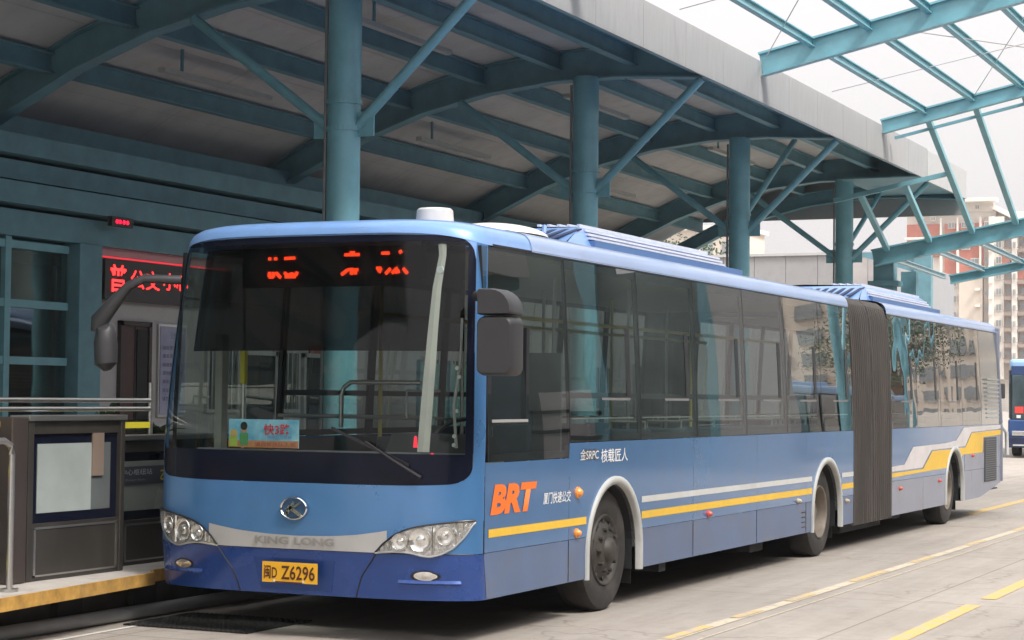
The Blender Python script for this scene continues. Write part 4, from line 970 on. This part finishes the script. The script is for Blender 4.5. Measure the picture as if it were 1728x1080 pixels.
# rails just inside the door area behind the windscreen
MB().tube([(-2.35, 1.3, 1.50), (-1.0, 1.3, 1.50)], .016, 10).build('partition_rail', steel, bus)
MB().tube([(-1.62, 1.0, 1.42), (-1.62, 1.0, 1.66), (-1.60, 1.0, 1.72), (-1.54, 1.0, 1.76), (-.95, 1.0, 1.76)], .018, 10).build('partition_rail', steel, bus, smooth=True)
MB().tube([(-1.2, 1.25, 1.50), (-1.2, 1.25, 1.70), (-.92, 1.25, 1.70)], .010, 8).build('partition_rail', steel, bus, smooth=True)
ib('partition_panel', mat('partition_grey', (.09, .095, .10), .6), -1.0, -.2, 1.85, 1.88, .4, 2.0)
ib('ticket_box', int_dark, -1.30, -1.0, .95, 1.25, .4, 1.36, bev=.02)
ib('pillar_pale', mat('trim_pale', (.34, .34, .31), .6), -2.36, -2.30, .42, .50, 1.2, 2.1)
ib('door_rail_yellow', mat('handle_yellow2', (.60, .55, .05), .4), -2.165, -2.125, .45, .49, 1.74, 1.98); MB().tube([(-2.145, .47, .5), (-2.145, .47, 2.6)], .012, 8).build('door_rail', steel, bus)
# pale strip behind the glass, standing in for a column's reflection
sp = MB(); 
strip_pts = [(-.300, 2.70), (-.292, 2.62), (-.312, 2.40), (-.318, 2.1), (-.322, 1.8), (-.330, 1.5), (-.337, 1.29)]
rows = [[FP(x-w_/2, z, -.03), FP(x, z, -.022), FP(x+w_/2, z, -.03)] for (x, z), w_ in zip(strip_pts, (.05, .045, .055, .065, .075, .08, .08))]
sp.grid(rows).build('reflection_strip', mat('reflection_pale', (.46, .44, .41), .7), bus, solid=.006)
MB().lathe([(0, .001), (0, .026), (.01, .026)], tuple(FP(-.300, 2.52, -.012)), 'y', 16).build('round_glint', white, bus)  # white disc standing in for the round light in that reflection
for x, z in ((-.145, 1.86), (-.125, 1.80), (-.13, 1.57), (-.14, 1.40), (-.14, 1.34)): MB().lathe([(0, .001), (.0, .014), (.02, .012)], tuple(FP(x, z, -.06)), 'y', 10).build('fixing', steel, bus)
MB().tube([FP(-.13, 2.2, -.07), FP(-.12, 1.9, -.08), FP(-.15, 1.6, -.07), FP(-.12, 1.32, -.07)], .012, 8).build('pillar_cable', int_grey, bus)
for x, y, z_ in ((-.53, .12, 1.31), (-.355, .03, 1.20)): MB().lathe([(z_, .016), (z_+.075, .010), (z_+.08, .001)], (x, y, 0), 'z', 12).build('hazard_marker', emis('hazard_red', (1, .03, .06), .9), bus)
# route card on the dashboard (a loose thing)
cy = .10
cd = MB().box(-2.025, -1.445, cy, cy+.006, 1.285, 1.485).build('route_card', mat('card_cyan', (.06, .48, .85), .5, 0, .3, 6, col2=(.45, .80, .92)), None, (-1.73, cy, 1.285)); tag(cd, 'sky blue route card with red writing leaning inside the windscreen', 'route card')
MB().box(-2.025, -1.445, cy-.003, cy-.001, 1.285, 1.335).build('card_strip', mat('card_orange', (.62, .26, .12), .5, 0, .2, 30), cd)
text('card_lettering', '快3路', mat('card_red', (.75, .03, .04), .5), cd, lambda u, v: (-1.73+u, cy-.005, 1.375+v), .22, .08, bold=.018)
text('card_lettering', '请自觉排队上车', mat('card_dark', (.5, .08, .04), .5), cd, lambda u, v: (-1.80+u, cy-.006, 1.295+v), .33, .03)
text('card_lettering', '快速公交系统', mat('card_blue', (.10, .25, .5), .5), cd, lambda u, v: (-1.70+u, cy-.005, 1.352+v), .2, .02)
MB().lathe([(cy-.004, .001), (cy-.003, .028)], (-1.895, 0, 1.415), 'y', 16).build('printed_face', mat('print_skin', (.6, .38, .25), .6), cd)
MB().lathe([(cy-.0055, .001), (cy-.005, .03)], (-1.895, 0, 1.437), 'y', 12).build('printed_hair', mat('print_hair', (.02, .02, .02), .6), cd)
MB().box(-1.93, -1.86, cy-.0045, cy-.0035, 1.30, 1.385).build('printed_shirt', mat('print_green', (.10, .35, .12), .6), cd)
MB().box(-2.015, -1.95, cy-.0045, cy-.0035, 1.29, 1.37).build('printed_bush', mat('print_lime', (.45, .60, .10), .6), cd)
MB().lathe([(cy-.006, .001), (cy-.005, .03)], (-1.98, 0, 1.385), 'y', 12).build('printed_flower', mat('print_tan', (.65, .45, .15), .6), cd)

# ================================================================== OTHER BUSES
def small_bus():
    r = empty('parked_bus', (0, 0, 0)); L_ = 11.5; W_ = 1.25
    def b(nm, m, *a, parent=None, bev=0): return MB().box(*a).build(nm, m, parent or r, bev=bev)
    b('body', mat('bus2_blue', (.03, .08, .24), .3, .2, .08, 3, coat=.5), -W_, W_, 0, L_, .35, 1.15, bev=.06)
    b('roof', mat('bus2_roof', (.30, .48, .72), .35, .1, .06, 3), -W_+.04, W_-.04, .05, L_, 2.62, 2.93, bev=.10)
    b('glass_band', mat('bus2_glass', (.02, .03, .04), .08, 0, .2, 2, coat=.8), -W_+.02, W_-.02, .04, L_-.02, 1.15, 2.62, bev=.05)
    b('windscreen', mat('bus2_screen', (.05, .075, .085), .06, 0, .4, 1.5, coat=1), -W_+.12, W_-.12, .0, .045, 1.15, 2.45, bev=.01)
    b('header', mat('bus2_header', (.03, .06, .16), .3), -W_+.1, W_-.1, .01, .05, 2.46, 2.72)
    b('roof_unit', mat('bus2_roof', (.30, .48, .72), .35, .1, .06, 3), -.8, .8, 2.5, 6, 2.93, 3.1, bev=.04)
    b('bumper', mat('bus2_bumper', (.012, .02, .06), .4), -W_, W_, -.06, .05, .30, .62, bev=.03)
    for s in (-1, 1):
        b('headlight', lens, s*.95-.18, s*.95+.18, -.075, -.05, .66, .80, bev=.02)
        b('side_stripe', cream, s*(W_+.003)-.002, s*(W_+.003)+.002, .3, L_-.2, .80, .86)
        for k in range(7): b('window_post', black, s*(W_-.005)-.012, s*(W_-.005)+.012, .5+k*1.5, .58+k*1.5, 1.18, 2.6)
        b('mirror', plastic, s*1.42-.10, s*1.42+.10, -.25, -.12, 1.75, 2.2, bev=.03)
        for y in (2.4, 8.6):
            w = MB().lathe([(-.12, .2), (-.14, .44), (-.10, .48), (.10, .48), (.14, .44), (.12, .2)], (s*(W_-.12), y, .48), 'x', 28).build('wheel', rubber, r, smooth=True)
            MB().lathe([(.10, .26), (.13, .25), (.08, .18), (.10, .001)] if s > 0 else [(-.10, .26), (-.13, .25), (-.08, .18), (-.10, .001)], (s*(W_-.12), y, .48), 'x', 24).build('rim', rim_l, w, smooth=True)
    b('fog_strip', cream, -1.1, 1.1, -.068, -.062, .36, .40)
    b('red_notice', mat('notice_red', (.7, .06, .05), .5), -1.05, -.80, -.012, -.004, 1.32, 1.52)
    b('white_notice', white, -1.0, -.88, -.012, -.004, 1.18, 1.27)
    b('door', mat('bus2_door', (.14, .19, .18), .15, 0, .3, 3, coat=.5), -.55, .25, -.010, -.003, .75, 2.2); b('door_frame', black, -.62, -.55, -.012, .0, .65, 2.3)
    return r
pb = small_bus(); pb.location = (-4.05, 47.2, 0); tag(pb, 'dark blue parked bus with pale roof, far behind the tail of the articulated bus', 'bus', 'parked buses'); pb.rotation_euler.z = .12
bpy.context.view_layer.update()
for i, (x, y, rz, l) in enumerate(((10.3, 37, 0, 'parked blue bus across the lane, nearer of the two on the right'), (14.5, 52, .1, 'parked blue bus across the lane, farther of the two on the right'), (-1.0, 66, .15, 'parked blue bus farthest back across the open yard'))):
    c = copy_tree(pb, None, (x, y, 0)); c.rotation_euler.z = rz; tag(c, l)

# ================================================================== OPPOSITE PLATFORM (seen mirrored in the side glass)
oc = empty('opposite_canopy', (9.5, 5, 0), 'second platform canopy with grey fascia across the bus lane', 'canopy')
MB().box(7.2, 15, -30, 17, 4.6, 4.7).build('soffit', soffit, oc); MB().box(7.1, 7.18, -30, 17.1, 4.5, 5.1).build('fascia', fasc, oc)
for y in range(-28, 18, 5): MB().ibeam((7.2, y, 4.45), (15, y, 4.45), .15, .3).build('cross_beam', teal_d, oc)
MB().box(14.9, 15, -30, 31, .3, 6.5).build('back_wall', mat('opp_wall', (.12, .13, .12), .8), oc)
for k in range(7): MB().box(14.84, 14.9, -18+k*5, -15.6+k*5, 1.0, 2.6).build('window', pane_g, oc)
MB().box(8.4, 15, -30, 17, 0, .3).build('deck', conc_p, oc)
for i, y in enumerate((-20, -13, -6, 1, 8, 15)):
    c = MB().lathe([(0, .17), (5.2 if y < 16 else 7.5, .17)], (9.6, y, 0), 'z', 20).build('support_column', teal, None, (9.6, y, 0), smooth=True)
    tag(c, 'teal column across the lane, number %s from the near end' % ('one', 'two', 'three', 'four', 'five', 'six')[i] if 0 else ['nearest', 'second', 'third', 'fourth', 'fifth', 'last'][i]+' teal column of the opposite platform counting away from the camera', 'column', 'teal columns of the opposite platform')
MB().box(8.45, 15, 31, 31.2, 0, 6.0).box(8.45, 9.5, 31, 31.2, 6.0, 9.5).box(11.0, 15, 31, 31.2, 6.0, 9.5).build('reflection_screen', mat('opp_dark', (.12, .155, .155), .7, 0, .5, .5), oc)  # added dark closure, notched to shape what the side windows reflect
MB().box(11.9, 13.3, 30.9, 30.99, .5, 2.9).build('reflected_panel', wallw, oc)  # pale panel and its dark bars, added for the front windows to reflect
for z in (1.4, 2.1): MB().box(11.7, 13.5, 30.8, 30.89, z, z+.12).build('panel_bar', darkm, oc)
for x in (8.6, 11.5): MB().box(x, x+.4, 30.8, 30.99, 0, 8.5).build('screen_post', teal_d, oc)
ow = MB().box(6.8, 8.4, 30, 30.3, 0, 9).build('opposite_wall', fasc, None, (7.6, 30, 0)); tag(ow, 'plain grey wall standing beyond the opposite platform', 'wall')
for i, y in enumerate((37, 44)):
    c = MB().lathe([(0, .16), (8.6, .16)], (7.5, y, 0), 'z', 20).tube([(7.5, y, 3.0), (6.0, y, 5.6)], .06).tube([(7.5, y, 3.0), (7.5, y+2, 5.6)], .06).build('frame_column', teal, None, (7.5, y, 0), smooth=True)
    tag(c, ('nearer', 'farther')[i]+' braced teal column holding the high end of the skylight frame', 'column')

# ================================================================== FAR BUILDINGS
c_cream = mat('bld_cream', (.66, .58, .49), .8, 0, .08, .3); c_pale = mat('bld_pale', (.72, .68, .62), .8, 0, .06, .3); c_red = mat('bld_red', (.46, .125, .08), .8, 0, .10, .5, col2=(.53, .18, .12))
c_brown = mat('bld_brown', (.40, .33, .28), .8, 0, .12, .4); c_win = mat('bld_window', (.27, .29, .30), .3, 0, .3, .6); c_trim = mat('bld_trim', (.78, .74, .68), .7, 0, .05)
YB = 320.0; KX = .1008; 
def bxp(px): return -73.1+(px-1515)*KX
def bzp(py): return 35.9-(py-340)*.1018
def rect(nm, m, p, x0, x1, y0, y1, d=0., t=.6): return MB().box(bxp(x0), bxp(x1), YB-d-t, YB-d, bzp(y1), bzp(y0)).build(nm, m, p)
ap = empty('apartment_building', (bxp(1600), YB, 0), 'red and cream apartment block with a stepped cornice above the rear of the bus', 'building')
MB().box(bxp(1513), bxp(1662), YB, YB+14, 0, bzp(352)).build('wall', c_pale, ap)
rect('wall', c_pale, ap, 1513, 1663, 352, 640, -.1, .3)
rect('cornice', c_trim, ap, 1530, 1668, 341, 347, .6, 2.5); rect('parapet', c_pale, ap, 1532, 1660, 347, 362, .1, .5)
rect('cornice', c_trim, ap, 1512, 1600, 360, 364, .5, 1.2)
rect('red_wall', c_red, ap, 1515, 1570, 381, 402, .3); rect('red_wall', c_red, ap, 1515, 1570, 408, 436, .3); rect('red_wall', c_red, ap, 1579, 1600, 381, 402, .3); rect('red_wall', c_red, ap, 1604, 1660, 381, 402, .3); rect('red_wall', c_red, ap, 1579, 1660, 408, 466, .3)
for x in (1574, 1602, 1640): rect('pilaster', c_trim, ap, x-1.5, x+1.5, 372, 470, .9, .8)
rect('string_course', c_trim, ap, 1513, 1662, 403, 407, 1.3, .5)
rect('cream_bay', c_cream, ap, 1604, 1643, 466, 640, .4, .8)
def win(p, x, y, w, h, d=1.0, fm=None):
    f = rect('window', fm or c_trim, p, x-w/2-1, x+w/2+1, y-h/2-1, y+h/2+1, d, .12); 
    rect('pane', c_win, f, x-w/2, x-.5, y-h/2, y+h/2, d+.13, .06); rect('pane', c_win, f, x+.5, x+w/2, y-h/2, y+h/2, d+.13, .06)
for x, y, w, h in ((1591, 384, 10, 9), (1612, 384, 8, 8), (1624, 384, 8, 8), (1650, 384, 7, 8), (1591, 420, 10, 9), (1615, 420, 12, 9), (1630, 445, 12, 9), (1540, 372, 6, 5), (1560, 372, 6, 5), (1582, 355, 6, 6), (1610, 355, 6, 6), (1634, 355, 6, 6)): win(ap, x, y, w, h)
for fl in range(6):
    y = 478+fl*27; win(ap, 1570, y, 9, 9, .5); win(ap, 1590, y+2, 16, 10, .5)
    rect('air_conditioner', c_trim, ap, 1632, 1640, y+12, y+16, 1.3, .8)
b2 = empty('apartment_building', (bxp(1690), YB-6, 0), 'cream balconied apartment tower at the right edge, beyond the parked bus', 'building')
MB().box(bxp(1662), bxp(1790), YB+1, YB+16, 0, bzp(362)).build('wall', c_pale, b2)
MB().prism([(bxp(1656), YB-1.5, bzp(352)), (bxp(1700), YB-1.5, bzp(376)), (bxp(1700), YB-1.5, bzp(380)), (bxp(1656), YB-1.5, bzp(357))], (0, 6, 0)).build('cornice', c_trim, b2)
for i, (x0, x1, m) in enumerate(((1645, 1655, c_brown), (1655, 1663, c_trim), (1663, 1679, c_pale), (1679, 1693, c_brown), (1693, 1702, c_trim), (1702, 1718, c_brown), (1718, 1727, c_trim), (1727, 1745, c_brown), (1745, 1790, c_pale))):
    rect('bay', m, b2, x0, x1, 372 if i < 3 else 378, 640, (.2, 1.4, .8, .2, 1.6, .3, 1.5, .3, .8)[i], .8)
rect('red_wall', c_red, b2, 1676, 1690, 428, 452, 1.5, .4); rect('red_wall', c_red, b2, 1702, 1716, 458, 486, 1.5, .4)
for fl in range(9):
    y = 392+fl*26
    win(b2, 1671, y, 8, 10, 1.8); win(b2, 1698, y+2, 3.5, 10, 2.5)
    for x0, x1 in ((1681, 1692), (1703, 1717), (1729, 1743)):
        bl = rect('balcony', c_brown, b2, x0, x1, y+8, y+14, 1.2, 1.2); rect('balcony_rail', mat('rail_rust', (.22, .15, .12), .7), bl, x0-1, x1+1, y+5.5, y+7, 2.6, .2)
        rect('window', c_win, b2, x0+2, x1-2, y-7, y+5, .95, .2)
    rect('window', c_win, b2, 1647, 1653, y-5, y+4, 1.0, .1)
    rect('string_course', c_trim, b2, 1655, 1663, y+10, y+12, 2.3, .3)
b3 = empty('apartment_building', (bxp(1300), 250, 0), 'pale distant house seen between the two rear canopy columns', 'building')
def r3(nm, m, x0, x1, z0, z1, y=250., t=.5): return MB().box(x0, x1, y-t, y, z0, z1).build(nm, m, b3)
MB().box(-96, -80.5, 250, 262, 0, 25.5).build('wall', c_cream, b3); MB().box(-96.5, -80, 249.4, 262.5, 25.5, 26.1).build('cornice', c_trim, b3)
for fl in range(6):
    for k in range(5): r3('window', c_win, -94.5+k*2.9, -93.0+k*2.9, 6.5+fl*3.1, 8.3+fl*3.1, 249.98, .1)
b4 = empty('apartment_building', (60, 200, 0), 'broad cream block beyond the yard, mirrored in the bus windows', 'building')
MB().box(10, 95, 200, 215, 0, 24).build('wall', c_cream, b4); MB().box(9.5, 95.5, 199.5, 215, 24, 24.8).build('cornice', c_trim, b4)
w0 = None
for fl in range(7):
    for k in range(20):
        if w0 is None: w0 = MB().box(12, 14.4, 199.7, 200.02, 2, 3.8).build('window', c_win, b4)
        else:
            c = w0.copy(); COL.objects.link(c); c.location = w0.location+Vector((k*4.1, 0, fl*3.1))
# trees beyond
def tree(x, y, h, r, label, rnd):
    t = empty('tree', (x, y, 0), label, 'tree', 'trees beyond the station')
    MB().tube([(x, y, 0), (x+.1, y, h*.35), (x-.1, y+.1, h*.6)], [.22, .16, .08], 8).tube([(x, y, h*.35), (x+r*.5, y, h*.7)], [.1, .04], 6).tube([(x, y, h*.4), (x-r*.5, y+.3, h*.75)], [.1, .04], 6).build('trunk', mat('bark', (.10, .07, .05), .9), t, smooth=True)
    mb = MB(); cl = [(rnd.uniform(-.7, .7)*r, rnd.uniform(-.7, .7)*r, rnd.uniform(.5, .95)*h, rnd.uniform(.3, .55)*r) for _ in range(16)]
    for cx_, cy_, cz_, cr in cl:
        for _ in range(230):
            v = Vector((rnd.gauss(0, 1), rnd.gauss(0, 1), rnd.gauss(0, .8))).normalized()*cr*rnd.uniform(.5, 1.05); p = Vector((x+cx_, y+cy_, cz_))+v
            a = Vector((rnd.gauss(0, 1), rnd.gauss(0, 1), rnd.gauss(0, 1))).normalized(); b = a.orthogonal().normalized(); s_ = rnd.uniform(.06, .13)
            mb.grid([[p-a*s_, p+b*s_*.5], [p-b*s_*.5, p+a*s_]])
    f = mb.build('crown', leafm, t); f['kind'] = 'stuff'
rr_ = random.Random(3)
tree(-24.5, 70, 9.0, 2.8, 'dark green tree crown showing left between the rear canopy columns', rr_)
tree(-21.2, 74, 7.2, 2.2, 'smaller green tree beside the taller one behind the end wall', rr_)
tree(14, 70, 9, 3.2, 'broad tree beyond the yard on the right', rr_); tree(20, 90, 11, 4, 'tall tree farthest beyond the yard on the right', rr_)
yw = MB().box(-14, 40, 110, 110.3, 0, 2.4).build('yard_wall', c_pale, None, (0, 110, 0)); tag(yw, 'low pale boundary wall at the back of the yard', 'wall')

# ================================================================== AIR
hm = bpy.data.materials.new('haze_air'); hm.use_nodes = True; hn_ = hm.node_tree; hn_.nodes.clear()
ho = hn_.nodes.new('ShaderNodeOutputMaterial'); hp = hn_.nodes.new('ShaderNodeVolumePrincipled'); hp.inputs['Color'].default_value = (.93, .93, .95, 1); hp.inputs['Density'].default_value = .00045
hn_.links.new(hp.outputs[0], ho.inputs['Volume'])
hz = MB().box(-600, 500, -100, 750, -1.5, 50).build('haze', hm); tag(hz, kind='stuff')
